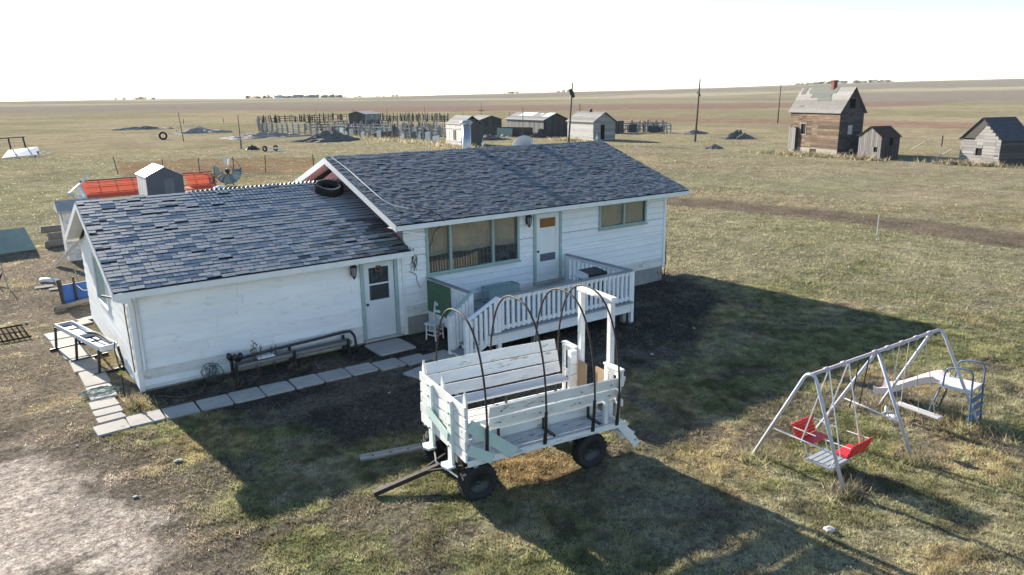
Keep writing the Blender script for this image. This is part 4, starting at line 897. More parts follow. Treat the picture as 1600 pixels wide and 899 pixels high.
for (x,y,w_,d_,lab) in ((-7.35,12.6,.55,.35,'dark weathered plank flat on the bare dirt'),(-6.9,12.0,.7,.3,'second dark plank nearer the blue sheet')):
    tag(MB().box(x-w_/2,x+w_/2,y-d_/2,y+d_/2,.0,.05).build('plank', m_dark), lab, 'plank')
for (x,y,h,lx,lab) in ((-6.95,11.9,.75,-.25,'leaning thin white stick in the bare dirt'),(-6.35,11.6,.8,-.1,'thin dark stick standing near the blue sheet'),(-8.35,13.5,.9,-.1,'thin twig standing near the left edge')):
    tag(MB().tube([(x,y,-.03),(x+lx,y+.2,h)],.018,5).build('stick', m_old), lab, 'stick')
m_rock2 = M('dark_rust',(.035,.03,.028),(.025,.022,.02),9,1,0,spec=0)
gt = thing('metal_grate', 'dark barred grate propped on the ground at the left edge', 'grate', (-8.75,6.7,0), .1)
for k in range(9): b = MB(); b.beam((-.5+k*.12,-.6,.05),(-.5+k*.12,.6,.12),.03,.02); b.build('bar', m_rock2, gt)
for p_,q_ in (((-.54,-.6,.06),(.5,-.6,.06)),((-.54,.6,.12),(.5,.6,.12))): b = MB(); b.beam(p_,q_,.04,.04); b.build('end_bar', m_rock2, gt)
bp_ = MB()
for k in range(7): bp_.tube([(-8.72+.02*k,14.2,.05),(-8.72+.3*math.cos(k),14.2+.3*math.sin(k),.4)],.02,5)
tag(bp_.build('scrap_iron', m_rust), 'small heap of scrap iron at the left edge', 'scrap')
# dead weeds
def weed(x, y, h, n, lab, spread=.15):
    t = thing('dead_weed', lab, 'plant', (x,y,0), 0, 'dead weeds round the house'); b = MB(); s = MB()
    for k in range(n):
        a = rnd.uniform(0,6.28); q = rnd.uniform(.3,1)*spread; hh_ = h*rnd.uniform(.5,1)
        b.tube([(q*.3*math.cos(a),q*.3*math.sin(a),0),(q*.7*math.cos(a),q*.7*math.sin(a),hh_*.6),(q*math.cos(a),q*math.sin(a),hh_)],[.006,.005,.003],4)
        for j in range(4): zz = hh_*rnd.uniform(.65,1); f = zz/hh_; s.lathe([(.003,-.03),(.014,0),(.003,.03)],(q*f*math.cos(a)+rnd.uniform(-.03,.03),q*f*math.sin(a),zz),(rnd.uniform(-1,1),rnd.uniform(-1,1),1),4)
    b.build('stems', m_stem, t)['kind'] = 'stuff'; s.build('seed_heads', m_stem, t)['kind'] = 'stuff'
weed(-4.15,-.45,.95,7,'tall dead weed against the garage wall'); weed(-3.7,-.2,.6,5,'short dead weed behind the pipe trough'); weed(-4.85,-1.0,.3,10,'low dry weed clump before the pipe trough',.3); weed(-3.4,-.9,.25,10,'low dry weed clump near the slab path',.3)
weed(9.6,-.25,.6,8,'dead weed at the right corner of the foundation',.25); weed(5.9,-.35,.5,5,'dead weed between deck and foundation')
# litter and stones
for i,(x,y,s,lab) in enumerate(((3.96,-5.16,.10,'white scrap lying in the house shadow'),(-6.72,-3.93,.12,'pale broken stone on the lawn left of the wagon'),(-7.57,-4.82,.07,'small pale stone at the driveway edge'),(.37,-12.07,.16,'flat grey scrap on the lawn near the swing set'),(-8.08,-2.13,.06,'small pale stone in the driveway'),(6.4,-4.4,.09,'pale lump in the shadow right of the deck'),(11.5,-1.0,.12,'white scrap on the pasture past the house corner'),(17.5,1.2,.14,'pale stone on the pasture near the dirt track'),(22.4,-.9,.16,'white post stub beside the dirt track'),(-2.3,-3.4,.07,'pale pebble in the shade behind the wagon'),(-1.2,-4.4,.12,'flat stone in the shade behind the wagon'),(-8.2,7.9,.14,'white stone on the dirt near the side path'))):
    b = MB(); s *= .55; prof = [(.02,-.3),(.75,-.15),(1,.15),(.7,.42),(.02,.5)]; b.lathe([(a*s*rnd.uniform(.8,1.1),o*s) for a,o in prof],(0,0,0),(rnd.uniform(-.3,.3),rnd.uniform(-.3,.3),1),7)
    b.v = [(p[0]*(1+.35*math.sin(i)),p[1]+rnd.uniform(-.15,.15)*s,p[2]+rnd.uniform(-.1,.1)*s) for p in b.v]
    tag(b.build('stone', m_stone, None, False, (x,y,.02)), lab, 'stone')

# ------------------------------------------------------------------ far farm buildings
def gbuild(name, label, B, th, a, c, h, hr, ridge, wallm, roofm, frontm, ov=.2, board=.3, upright=False, openings=(), lean=(0,0)):
    """gabled shed: origin at near corner; left face runs back (+y), front face runs right (+x)"""
    t = thing(name, label, 'house' if 'house' in name else 'shed', (*B,0), th)
    def bd(nm, mb, mt, par=t):
        mb.v = [(x+lean[0]*z,y+lean[1]*z,z) for x,y,z in mb.v]; return mb.build(nm, mt, par)
    core = MB()
    if ridge == 'v': core.prism([(.03,.03,0),(c-.03,.03,0),(c-.03,.03,h),(c/2,.03,hr-.03),(.03,.03,h)],(0,a-.06,0))
    else: core.prism([(.03,.03,0),(.03,a-.03,0),(.03,a-.03,h),(.03,a/2,hr-.03),(.03,.03,h)],(c-.06,0,0))
    wl_ = bd('wall', core, m_hole)
    top_front = (lambda u: h+(hr-h)*(1-abs(2*u/c-1))) if ridge == 'v' else (lambda u: h)
    top_left = (lambda u: h) if ridge == 'v' else (lambda u: h+(hr-h)*(1-abs(2*u/a-1)))
    for face, ln, tf, mt in (('f',c,top_front,frontm),('l',a,top_left,wallm)):
        ops = [o[1:] for o in openings if o[0] == face]
        if upright:
            n = max(3,int(ln/board)); w_ = ln/n
            for k in range(n):
                u0, u1 = k*w_+.01, (k+1)*w_-.012; zt = min(tf(u0),tf(u1))-.01
                for p,q,r_,s_ in holes(u0,u1,rnd.uniform(0,.06),zt,ops):
                    mb = MB(); j = rnd.uniform(0,.02)
                    mb.box(p,q,-.03-j,.028,r_,s_) if face == 'f' else mb.box(-.03-j,.028,p,q,r_,s_); bd('wall_board', mb, mt, wl_)
        else:
            z = .02
            while z < max(tf(ln/2),tf(0))-.05:
                zt = min(z+board, max(tf(ln/2),tf(0))-.02); zc = zt
                if zc > h: f = (zc-h)/(hr-h); u0, u1 = ln*f/2, ln*(1-f/2)
                else: u0, u1 = 0, ln
                if u1-u0 > .1:
                    for p,q,r_,s_ in holes(u0+rnd.uniform(0,.02),u1-rnd.uniform(0,.02),z,zt-.015,ops):
                        if q-p < .03 or s_-r_ < .02: continue
                        mb = MB(); j = rnd.uniform(0,.02); mb.box(p,q,-.03-j,.028,r_,s_) if face == 'f' else mb.box(-.03-j,.028,p,q,r_,s_); bd('wall_board', mb, mt, wl_)
                z = zt
    # roof: rows of shingle or board courses on both slopes
    rf = None
    for sgn in (0,1):
        half = (c if ridge == 'v' else a)/2; sl_ = (hr-h)/half; n = 6
        for k in range(n):
            e0 = -ov+(half+ov)*k/n; e1 = -ov+(half+ov)*(k+1.12)/n if k < n-1 else half
            z0, z1 = h+sl_*e0+.06, h+sl_*e1+.03
            if ridge == 'v':
                xa, xb = (e0,e1) if not sgn else (c-e0,c-e1); q = [(xa,-ov,z0),(xb,-ov,z1),(xb,-ov,z1-.05),(xa,-ov,z0-.06)]; off = (0,a+2*ov,0)
            else:
                xa, xb = (e0,e1) if not sgn else (a-e0,a-e1); q = [(-ov,xa,z0),(-ov,xb,z1),(-ov,xb,z1-.05),(-ov,xa,z0-.06)]; off = (c+2*ov,0,0)
            mb = MB(); mb.prism(q,off)
            if rf is None: rf = bd('roof', mb, roofm)
            else: bd('roof_course', mb, roofm, rf)
    return t, wl_, rf
# two-storey abandoned house
h2, w2, r2 = gbuild('abandoned_house', 'tall abandoned brown wooden house with patchy roof and brick chimney', (61.9,24.65), -.37, 8.1, 2.7, 4.55, 6.72, 'v', m_brown, m_oshing, m_dark, .22, .24,
    openings=(('l',5.25,6.05,2.0,3.05),('l',6.6,7.5,.45,2.7),('l',3.3,4.3,.02,.55),('f',1.0,1.4,2.2,3.0),('f',.9,1.6,4.7,5.6)))
b = MB(); b.box(1.14,1.56,2.9,3.3,6.2,7.3); b.box(1.08,1.62,2.84,3.36,7.3,7.45); b.build('chimney', m_brick, r2)
sl_ = (6.72-4.55)/1.35
def patch(y0, y1, e0, e1): 
    b = MB(); b.prism([(e0,y0,4.55+sl_*e0+.105),(e1,y0,4.55+sl_*e1+.095),(e1,y0,4.55+sl_*e1+.06),(e0,y0,4.55+sl_*e0+.07)],(0,y1-y0,0)); b.build('felt_patch', m_gshing, r2)
patch(2.2,6.6,.95,1.34); patch(2.7,5.9,.68,.95); patch(2.4,4.6,.5,.68); patch(7.2,7.9,.9,1.3); patch(6.2,6.8,.1,.2)
b = MB(); b.box(-.07,-.04,5.15,5.25,1.9,3.15); b.box(-.07,-.04,6.05,6.15,1.9,3.15); b.box(-.07,-.04,5.25,6.05,1.9,2.0); b.box(-.07,-.04,5.25,6.05,3.05,3.15); b.build('window_frame', m_old, w2)
b = MB(); b.box(-.35,-.05,6.5,7.7,.4,2.65); b.build('porch_box', m_dark, h2)
for k in range(4): b = MB(); b.box(-.38,-.352,6.5+.3*k,6.76+.3*k,.3,2.6+.1*(k%2)); b.build('porch_board', m_oldv, h2)
b = MB(); b.box(-.06,-.035,.0,8.1,4.1,4.5); b.build('frieze_board', m_dark, w2)
b = MB(); b.box(-.05,-.03,.02,8.0,.0,.62); b.box(.0,2.7,-.05,-.03,0,.4); b.build('stone_base', M('pale_base',(.36,.33,.28),(.26,.24,.2),2,.9,.3), w2)
b = MB(); b.box(-.075,-.052,3.3,4.3,.02,.55); b.build('cellar_opening', M('rust_red_hole',(.06,.03,.025),(.03,.02,.018),5,1,0), w2)
b = MB(); b.box(.95,1.45,-.055,-.035,2.15,3.05); b.build('window_board', m_chip, w2)
h3, w3, r3 = gbuild('tool_shed', 'small weathered grey shed with rusty brown roof beside the tall house', (61.24,19.9), -.27, 2.74, 2.2, 2.15, 3.04, 'u', m_oldv, m_rroof, m_dark, .14, .2, True, openings=(('l',.35,.85,.7,1.15),('f',.9,1.3,1.3,2.0)))
tyre('tyre', .48, .2, 'tyre propped against the small grey shed', (60.6,22.3,.46), (.8,-.5,.25), 'tyres in the yard')
h4, w4, r4 = gbuild('log_cabin', 'grey log cabin with dark roof at the right edge', (62.05,10.05), -.33, 3.95, 3.4, 2.18, 3.95, 'u', m_old, m_droof, m_dark, .16, .27, openings=(('l',1.7,2.35,.75,1.35),('l',.1,.5,.75,.85),('l',2.5,3.7,2.05,2.18)))
b = MB(); b.prism([(-.06,4.0,2.15),(-.06,1.95,3.93),(-.06,1.45,3.5),(-.06,2.6,2.2)],(.01,0,0)); b.build('gable_tar_paper', m_dark, w4)
for (x,y,x2,y2,z2,lab) in ((61.9,15.6,63.0,14.4,1.1,'grey board leaning on the log cabin'),(60.9,15.0,62.4,13.6,.25,'grey board lying before the log cabin'),(75.5,24.0,76.6,23.2,.9,'crossed pale boards on the pasture by the small shed')):
    tag(MB().beam((x,y,.05),(x2,y2,z2),.16,.06).build('board', m_old), lab, 'board')
tyre('tyre', .4, .2, 'dark tyre lying flat before the log cabin', (61.2,13.1,.1), (.05,.05,1), 'tyres in the yard')
h5, w5, r5 = gbuild('white_shack', 'peeling white shack with black doorway and grey roof beyond the house', (64.5,63.6), -.15, 6.96, 3.75, 2.7, 3.95, 'v', m_chip, m_oshing, m_old, .24, .24, openings=(('f',1.2,1.9,.1,2.2),))
b = MB(); b.lathe([(.2,0),(.24,.3),(.1,.45)],(1.9,3.6,3.9),(0,0,1),8); b.build('roof_vent', m_black, r5)
b = MB(); b.tube([(1.9,6.6,3.7),(1.9,6.6,5.1)],.06,6); b.build('stove_pipe', m_rust, r5)
h6, w6, r6 = gbuild('plank_shed', 'small grey plank shed behind the steel chimney flue', (44.75,67.6), -.2, 5.78, 3.1, 2.8, 3.85, 'v', m_chip, m_oshing, m_dark, .12, .5, True)
for z in (.5,2.15): b = MB(); b.box(-.10,-.052,0,5.78,z,z+.14); b.build('batten', m_chip, w6)
b = MB(); b.box(-.08,-.05,2.0,2.9,.7,2.0); b.build('shutter', m_dark, w6)
h7, w7, r7 = gbuild('low_shed', 'dark gabled shed standing between the plank shed and the barn', (69.6,100.2), -.05, 5, 4.7, 2.2, 2.9, 'v', m_old, m_old, m_dark, .2, .4, True)
h8, w8, r8 = gbuild('barn', 'long grey barn with bright tin sheets on its roof', (67.1,78.2), -.1, 12.0, 4.7, 2.6, 3.58, 'v', m_oldv, m_oshing, m_dark, .24, .45, True)
slb = (3.58-2.6)/2.35
for (y0,y1,e0,e1) in ((5.0,9.6,1.0,2.3),(-.1,2.0,.9,2.3),(3.0,3.6,1.6,2.1)):
    b = MB(); b.prism([(e0,y0,2.60+slb*e0+.1),(e1,y0,2.60+slb*e1+.1),(e1,y0,2.60+slb*e1+.07),(e0,y0,2.60+slb*e0+.07)],(0,y1-y0,0)); b.build('tin_sheet', m_tin, r8)
tag(MB().prism([(64.9,78.3,0),(61.7,89.0,0),(61.7,89.0,1.5),(64.9,78.3,1.5)],(.06,.02,0)).build('dark_panel_fence', m_dark), 'low dark board fence before the long barn', 'fence')
tag(MB().prism([(63.3,81.6,.1),(62.4,84.6,.1),(62.5,84.6,1.35),(63.4,81.6,1.3)],(-.05,-.02,0)).build('green_sheet', m_teal), 'grey-green sheet leaning on the dark board fence', 'panel')
# small metal garden shed
h9 = thing('garden_shed', 'small dark-fronted metal garden shed with white roof beyond the garage', 'shed', (-.41,30.94,0), -.01)
a, c, h, hr = 2.96, 2.05, 1.9, 2.44
m_shedf = M('blue_grey_metal',(.10,.105,.13),(.085,.09,.11),3,.6,.05); m_shedd = M('blue_grey_door',(.15,.16,.18),(.13,.14,.16),3,.6,.05)
b = MB(); b.prism([(0,0,0),(c,0,0),(c,0,h),(c/2,0,hr-.03),(0,0,h)],(0,.02,0)); b.build('front_panel', m_shedf, h9)
b = MB(); b.prism([(0.0,a,0),(c,a,0),(c,a,h),(c/2,a,hr-.03),(0,a,h)],(0,-.02,0)); b.build('rear_panel', m_shedf, h9)
b = MB(); b.box(c-.03,c,.03,a-.03,0,h-.01); b.build('side_panel', m_shedf, h9)
for k in range(7):
    y0 = .03+k*(a-.06)/7; b = MB(); b.box(-.015,.02,y0+.03,y0+(a-.06)/7-.03,0,h-.02); b.build('wall_rib', m_tin, h9)
b = MB(); b.box(0.0,.012,.03,a-.03,0,h-.03); b.build('side_panel', m_dish, h9)
for s_ in (0,1):
    x0 = -.06 if not s_ else c+.06; b = MB(); b.prism([(x0,-.06,h-.02),(c/2,-.06,hr),(c/2,-.06,hr+.03),(x0,-.06,h+.02)],(0,a+.12,0)); b.build('roof_sheet', m_tin, h9)
b = MB(); b.box(.95,1.5,-.02,-.004,0,1.75); b.build('door', m_shedd, h9)
# red swather header
hd = thing('swather_header', 'faded red harvester header lying behind the metal garden shed', 'header', (-2.9,37.3,0), .1); hd.scale = (1,1,.8)
for xa, xb in ((0,4.9),(6.5,8.1)): b = MB(); b.add([(xa,.2,.35),(xb,.2,.35),(xb,.9,1.55),(xa,.9,1.6)],[(0,1,2,3)]); b.build('canvas_sheet', m_canvas, hd)
for xa in np.arange(0,8.3,1.02): b = MB(); b.beam((xa,.22,.3),(xa,.92,1.62),.05,.05); b.build('rib', m_orange, hd)
b = MB(); b.prism([(0,-.7,.35),(0,.1,.30),(0,.1,.55),(0,-.7,.45)],(8.0,0,0)); b.build('platform', m_orange, hd)
b = MB(); b.tube([(-.1,.6,1.65),(8.3,.6,1.65)],.05,6); b.build('top_rail', m_rust, hd)
for k in range(5): 
    t = k*1.2566; b = MB(); b.beam((.1,-.3+.5*math.cos(t),1.1+.5*math.sin(t)),(8.0,-.3+.5*math.cos(t),1.1+.5*math.sin(t)),.05,.05); b.build('reel_bat', m_rust if k % 2 else m_orange, hd)
b = MB()
for t in np.arange(0,6.28,.9): b.beam((8.1,-.3,1.1),(8.1,-.3+.55*math.cos(t),1.1+.55*math.sin(t)),.05,.05)
b.build('reel_spider', m_black, hd)
b = MB(); b.prism([(-.25,-1.2,.25),(-.25,.9,.2),(-.25,1.0,.9),(-.25,.3,1.35),(-.25,-.5,.9)],(.12,0,0)); b.build('end_divider', m_tin, hd)
b = MB(); b.beam((-.3,-.9,.5),(-1.1,-1.0,1.0),.25,.12); b.beam((-1.1,-1.0,1.0),(-.2,.2,1.5),.12,.08); b.beam((-.3,0,1.3),(.4,.4,2.15),.09,.09); b.beam((-1.15,-1,1.0),(-.4,-.6,.1),.14,.1); b.build('end_frame', m_tin, hd)
b = MB(); b.prism([(7.6,-.9,.2),(8.6,.5,.2),(8.3,.9,1.5),(7.9,.3,1.4)],(.05,0,0)); b.beam((7.0,.2,1.75),(8.4,-.1,1.2),.1,.1); b.build('end_shield', m_orange, hd)
tag(MB().lathe([(.05,0),(.5,.02),(.55,.25),(.35,.5),(.05,.55)],(5.1,36.2,0),(0,0,1),10).build('white_drum', m_tin, None, True), 'rounded white tub beside the red header', 'tub')
# windmill head standing on the grass
wm = thing('windmill_wheel', 'many-bladed windmill wheel tinted shade blue standing in the grass behind the garage', 'windmill', (7.0,40.8,0), -.45)
for k in range(18):
    t = 2*math.pi*k/18; d = Vector((math.cos(t),0,math.sin(t))); tg = Vector((-math.sin(t),0,math.cos(t))); c0 = Vector((0,0,1.12))
    if k in (1,2,3,6,7,8,9): continue
    q = [c0+d*.34-tg*.05+Vector((0,-.06,0)), c0+d*.34+tg*.05+Vector((0,.03,0)), c0+d*1.0+tg*.15+Vector((0,.08,0)), c0+d*1.0-tg*.15+Vector((0,-.10,0))]
    b = MB(); b.prism(q,(0,.012,0)); b.build('blade', m_trim if k in (4,5) else (m_teal if k % 3 else m_swblue), wm)  # top blades coloured white as sunlit, the rest blue as shaded
b = MB()
for r_ in (.38,.95): b.tube([(r_*math.cos(t),.02,1.12+r_*math.sin(t)) for t in np.linspace(0,6.283,37)],.02,5)
b.build('ring', m_rust, wm)
b = MB(); b.lathe([(.04,-.25),(.16,-.2),(.18,.15),(.1,.3)],(0,0,1.12),(0,1,0),12); b.build('hub', m_black, wm)
b = MB(); b.beam((0,.3,1.12),(-1.0,1.6,1.0),.05,.05); b.prism([(-.9,1.5,.75),(-1.45,2.2,.65),(-1.45,2.2,1.4),(-.9,1.5,1.25)],(.02,.02,0)); b.build('tail_vane', m_teal, wm)
b = MB(); b.beam((-.3,.3,0),(0,.1,1.1),.06,.06); b.beam((.3,.3,0),(0,.1,1.1),.06,.06); b.build('stand', m_rust, wm)
# orange snow fence
sf = thing('snow_fence', 'long faded orange plastic snow fence with rusty posts', 'fence', (2.1,57.2,0), math.atan2(-9.5,13.4))
FL = 17.5
for k,(u,hh_,ln) in enumerate(((0,1.55,-.25),(4.0,1.3,.0),(7.2,1.35,0),(10.2,1.4,.05),(13.0,1.5,.1),(17.3,1.5,0))):
    b = MB(); b.tube([(u,0,-.1),(u+ln,0,hh_)],.035,6); b.build('post', m_rust, sf)
b = MB(); nr, nc = 9, 120
for r_ in range(nr+1):
    b.tube([(u,.03,.08+(1.10-.06*math.sin(u*.8)-.10*math.sin(u*.31+1))*r_/nr) for u in np.linspace(.1,FL,30)],.016,3)
for c_ in range(nc): u = .1+(FL-.1)*c_/nc; b.tube([(u,.03,.08),(u,.03,.08+1.10-.06*math.sin(u*.8)-.10*math.sin(u*.31+1))],.011,3)
o = b.build('mesh_netting', M('faded_orange_plastic',(.80,.24,.11),(.70,.22,.11),3,.7,0), sf)
# poles
for (x,y,h,lean,lab) in ((59.0,62.6,8.0,.45,'leaning utility pole with a tyre hung near its top'),(72.6,51.9,8.25,.25,'bare utility pole standing right of the white shack'),(136.9,83.5,8.0,.1,'distant utility pole left of the tall house'),(20.1,111,4.6,-.3,'leaning pole beside the standing tyre'),(21.4,85.5,4.4,.0,'thin pole with a stub before the rubble mounds'),(56.8,147,3.9,0,'thin far pole behind the left corral'),(62.3,139.4,4.25,0,'thin far pole left of the corral shack'),(67.2,132.8,4.2,0,'thin far pole above the corral middle'),(64.8,111.3,4.6,-.4,'leaning far pole behind the corral end'),(63.9,79.5,4.7,0,'thin pale pole before the long barn'),(78.5,113,5.2,0,'far pole with crossbar behind the plank shed')):
    p = thing('utility_pole' if h > 6 else 'pole', lab, 'pole', (x,y,0)); r_ = .14 if h > 6 else .07
    b = MB(); b.tube([(0,0,-.2),(lean*.5,-lean*.3,h*.5),(lean,-lean*.6,h)],[r_,r_*.85,r_*.6],8); b.build('shaft', m_pole, p, True)
    if 'stub' in lab: b = MB(); b.tube([(0,0,-.1),(.02,-.02,1.2)],.13,7); b.build('stub', m_log, p)
    if 'crossbar' in lab: b = MB(); b.beam((-.6,.1,3.6),(.6,-.1,3.6),.15,.15); b.build('crossbar', m_pole, p)
    if 'right of' in lab: b = MB(); b.beam((.2,-.3,6.0),(.2,.1,6.6),.12,.3); b.build('transformer_bracket', m_pole, p)
tyre('tyre', .62, .26, 'dark tyre hung near the top of the leaning pole', (59.35,62.35,6.6), (.45,-.7,.35), 'tyres in the yard')
tyre('tyre', .68, .30, 'big tyre standing upright in the left pasture', (19.06,120.4,.64), (-.1,-1,.05), 'tyres in the yard')
# corral
def corral(label, P, Q, hgt, spacing, rails, mat, railm, jitter=.3, slabs_=0, group='corral fences'):
    P = Vector((*P,0)); Q = Vector((*Q,0)); L_ = (Q-P).length; d = (Q-P)/L_; n = Vector((-d.y,d.x,0))
    t = thing('corral_fence', label, 'fence', P, 0, group); k = int(L_/spacing)
    for i in range(k+1):
        q = d*(i*L_/k); hh_ = hgt*rnd.uniform(1-jitter,1+jitter*.5); b = MB(); b.tube([q,q+Vector((rnd.uniform(-.12,.12),rnd.uniform(-.12,.12),hh_))],rnd.uniform(.09,.15),5); b.build('post', mat, t)
        if i < k:
            e = d*((i+1)*L_/k); b = MB()
            for z in rails:
                if rnd.random() < .88: b.beam(q+n*.12+Vector((0,0,z*hgt+rnd.uniform(-.06,.06))),e+n*.12+Vector((0,0,z*hgt+rnd.uniform(-.08,.08))),.05,.17)
            if b.v: b.build('rails', railm, t)
            for _ in range(rnd.randint(*((0,2) if 'pale rails' in label else (2,6)))):
                q3 = q.lerp(e,rnd.random())+n*.2; b = MB(); b.beam(q3,q3+Vector((rnd.uniform(-.3,.3),rnd.uniform(-.3,.3),hgt*rnd.uniform(.6,1.15))),rnd.uniform(.12,.3),.05); b.build('upright_board', rnd.choice([mat,railm,m_dark]), t)
            if rnd.random() < slabs_:
                b = MB(); q2 = q.lerp(e,rnd.uniform(.05,.4)); e2 = q2+d*rnd.uniform(.7,1.8); o_ = n*-.15; hs = rnd.uniform(.7,1.6)
                b.prism([q2+o_,e2+o_,e2+o_+Vector((0,0,hs)),q2+o_+Vector((0,0,hs*rnd.uniform(.7,1)))],n*.05); b.build('leaning_sheet', rnd.choice([m_tin,m_chip,m_dark,m_dish,m_dark]), t)
    return t
corral('near left corral fence of pale rails', (42.1,140), (44.7,111), 2.1, 2.4, (.15,.35,.55,.75), m_old, m_chip, .25)
corral('ragged near corral fence hung with white and dark sheets', (45.2,110), (47.9,79), 2.0, 1.7, (.3,.6,.85), m_old, m_chip, .4, .75)
corral('left end fence of the corral running back', (42,141), (58,190), 2.0, 3.0, (.3,.6), m_old, m_old)
corral('far corral fence of close dark stakes', (58,191), (86,196), 2.1, 1.5, (.3,.6,.85), m_dark, m_dark, .2)
corral('far right corral fence of tall loose stakes', (88,190), (98,158), 2.1, 1.4, (.3,.6), m_dark, m_old, .2)
corral('middle corral cross fence behind the hung sheets', (52,128), (62,102), 2.0, 1.6, (.35,.7), m_old, m_chip, .35, .3)
corral('inner corral fence near the lean-to', (50,136), (68,133), 1.9, 2.0, (.3,.6,.85), m_dark, m_dark, .3)
corral('ragged corral fence joining the plank shed', (54,98), (56,84), 2.0, 1.5, (.35,.7), m_old, m_chip, .4, .5)
corral('far right corral of thin crooked rails', (78,84), (89,72), 1.9, 1.6, (.3,.6,.85), m_old, m_old, .35, .2)
corral('right corral end of leaning boards', (87,80), (90.5,72.5), 1.7, 1.3, (.3,.6,.85), m_old, m_chip, .4, .4)
gbuild('lean_to', 'small dark lean-to shack inside the left corral', (63.5,136), .2, 6.0, 4.0, 3.0, 3.6, 'u', m_dark, m_old, m_old, .2, .5, True)
gbuild('corral_hut', 'low board hut between the right corral fences', (80.6,77.2), .1, 5.2, 3.6, 2.0, 2.15, 'u', m_brown, m_old, m_dark, .1, .4, True)
# rubble mounds and junk
def mound(name, label, x, y, rx, ry, h, mat, seed, sticks=0, smat=None):
    rr = random.Random(seed); t = thing(name, label, 'mound', (x,y,0)); b = MB(); n, mm = 22, 8; V = []
    for j in range(mm+1):
        f = j/mm
        for i in range(n):
            a = 2*math.pi*i/n; k = (1-f*.93)*(1+.22*math.sin(3*a+seed)+.15*math.sin(7*a+2*seed)+rr.uniform(-.12,.12)); V.append((rx*k*math.cos(a)+rx*.25*f*math.sin(seed),ry*k*math.sin(a),h*.85*(1-(1-f)**1.5)*(1+.35*math.sin(2*a+seed*1.7)*f+rr.uniform(-.3,.3))-.05))
    F = [(j*n+i,j*n+(i+1)%n,(j+1)*n+(i+1)%n,(j+1)*n+i) for j in range(mm) for i in range(n)]; F.append(tuple(mm*n+i for i in range(n))); b.add(V,F); b.build('heap', mat, t)
    if sticks:
        s = MB()
        for k in range(sticks):
            px,py = rr.uniform(-.8,.8)*rx, rr.uniform(-.8,.8)*ry; a = rr.uniform(0,6.28); l = rr.uniform(.5,2.0); s.beam((px,py,.1),(px+l*math.cos(a),py+l*math.sin(a),rr.uniform(.1,h*.9)),rr.uniform(.06,.2),.05)
        o = s.build('scrap_boards', smat or m_old, t); o['kind'] = 'stuff'
m_manure = M('dark_dung',(.19,.17,.155),(.12,.105,.095),2,1,.5); m_greyd = M('grey_dung',(.34,.30,.26),(.24,.21,.18),1.5,1,.5)
mound('rubble_mound','darkest dung mound left of the plank shed',36.6,93.5,4.6,2.6,1.35,m_manure,1,10)
mound('rubble_mound','long grey dung mound left of the corral',33.2,114,7.5,4,.8,m_greyd,2,24)
mound('rubble_mound','low grey dung mound near the standing tyre',30.5,143,6.0,4.5,1.1,m_greyd,3,14)
mound('junk_heap','heap of scrap before the low dark shed',56.5,77.5,2.4,2.0,.8,m_rock,4,26,m_chip)
mound('junk_heap','spread of pale scrap in the far left pasture',27,173,8,2.0,.7,m_rock,5,30,m_chip)
mound('rock_heap','low rock heap on the pasture right of the utility pole',82.7,52.3,2.8,1.6,1.0,m_rock,6,10)
mound('rock_heap','small dark brush heap nearer the utility pole',63.2,41.1,1.5,.9,.5,m_rock,7,8)
mound('junk_heap','jumble of timbers before the long barn',65.5,77.2,1.8,1.2,1.2,m_dark,8,18,m_dark)
mound('rubble_mound','small brown earth heap right of the corral',89.5,66.5,2.5,1.2,.5,m_manure,9,0)
mound('junk_heap','small dark junk pile by the thin pole',22.0,82.5,.9,.6,.6,m_black,10,6)
cw = thing('cart_axle', 'white beam on two dark wheels in the left pasture', 'axle', (22.7,77.5,0), .3)
for x in (-.9,.7): tyre('wheel', .36, .2, None, (x,0,.34), (1,.2,0), None, cw, 12)
b = MB(); b.beam((-1.0,0,.45),(1.6,-.5,.25),.22,.18); b.build('beam', m_tin, cw)
gs = thing('collapsed_roof', 'collapsed grey tin roof lying in the left pasture', 'wreck', (-3.2,90,0), .1)
b = MB(); b.prism([(-2.0,-1.2,.0),(1.9,-1.2,.2),(2.2,1.2,1.0),(-.9,1.2,.75)],(0,0,.08)); b.build('tin_sheet', m_steel, gs)
b = MB(); b.beam((-.4,2.5,0),(-.5,2.5,2.2),.16,.16); b.beam((1.2,2.5,0),(1.0,2.5,2.2),.16,.16); b.beam((-2.5,2.5,2.15),(1.2,2.5,2.25),.14,.14); b.build('timber_frame', m_rust, gs)
for k in range(8): b = MB(); b.beam((1.5+rnd.uniform(-.5,1.8),rnd.uniform(-1.2,1.0),.1),(2.2+rnd.uniform(-.5,1.6),rnd.uniform(-1.2,1.0),rnd.uniform(.2,.7)),.15,.05); b.build('loose_board', m_old, gs)
# far field fence posts
for k in range(9):
    x, y = 42+k*11.5, 205+k*4.0-.9*k*k; b = MB(); b.tube([(0,0,-.1),(0,0,1.5)],.09,5); tag(b.build('fence_post', m_pole, None, False, (x,y,0)), ('first','second','third','fourth','fifth','sixth','seventh','eighth','ninth')[k]+' thin far fence post from the left behind the corral', 'post', 'far pasture fence posts')
for (x,y,h,lab) in ((83.5,24.5,1.2,'lone fence post beyond the small grey shed'),(99,19,1.3,'lone fence post beyond the log cabin')):
    tag(MB().tube([(x,y,-.1),(x,y,h)],.08,5).build('fence_post', m_pole), lab, 'post')
wk = thing('white_stake', 'thin white stake standing beside the dirt track', 'stake', (23.6,-.2,0))
b = MB(); b.tube([(0,0,-.1),(0,0,.9)],.02,5); b.build('rod', m_trim, wk)
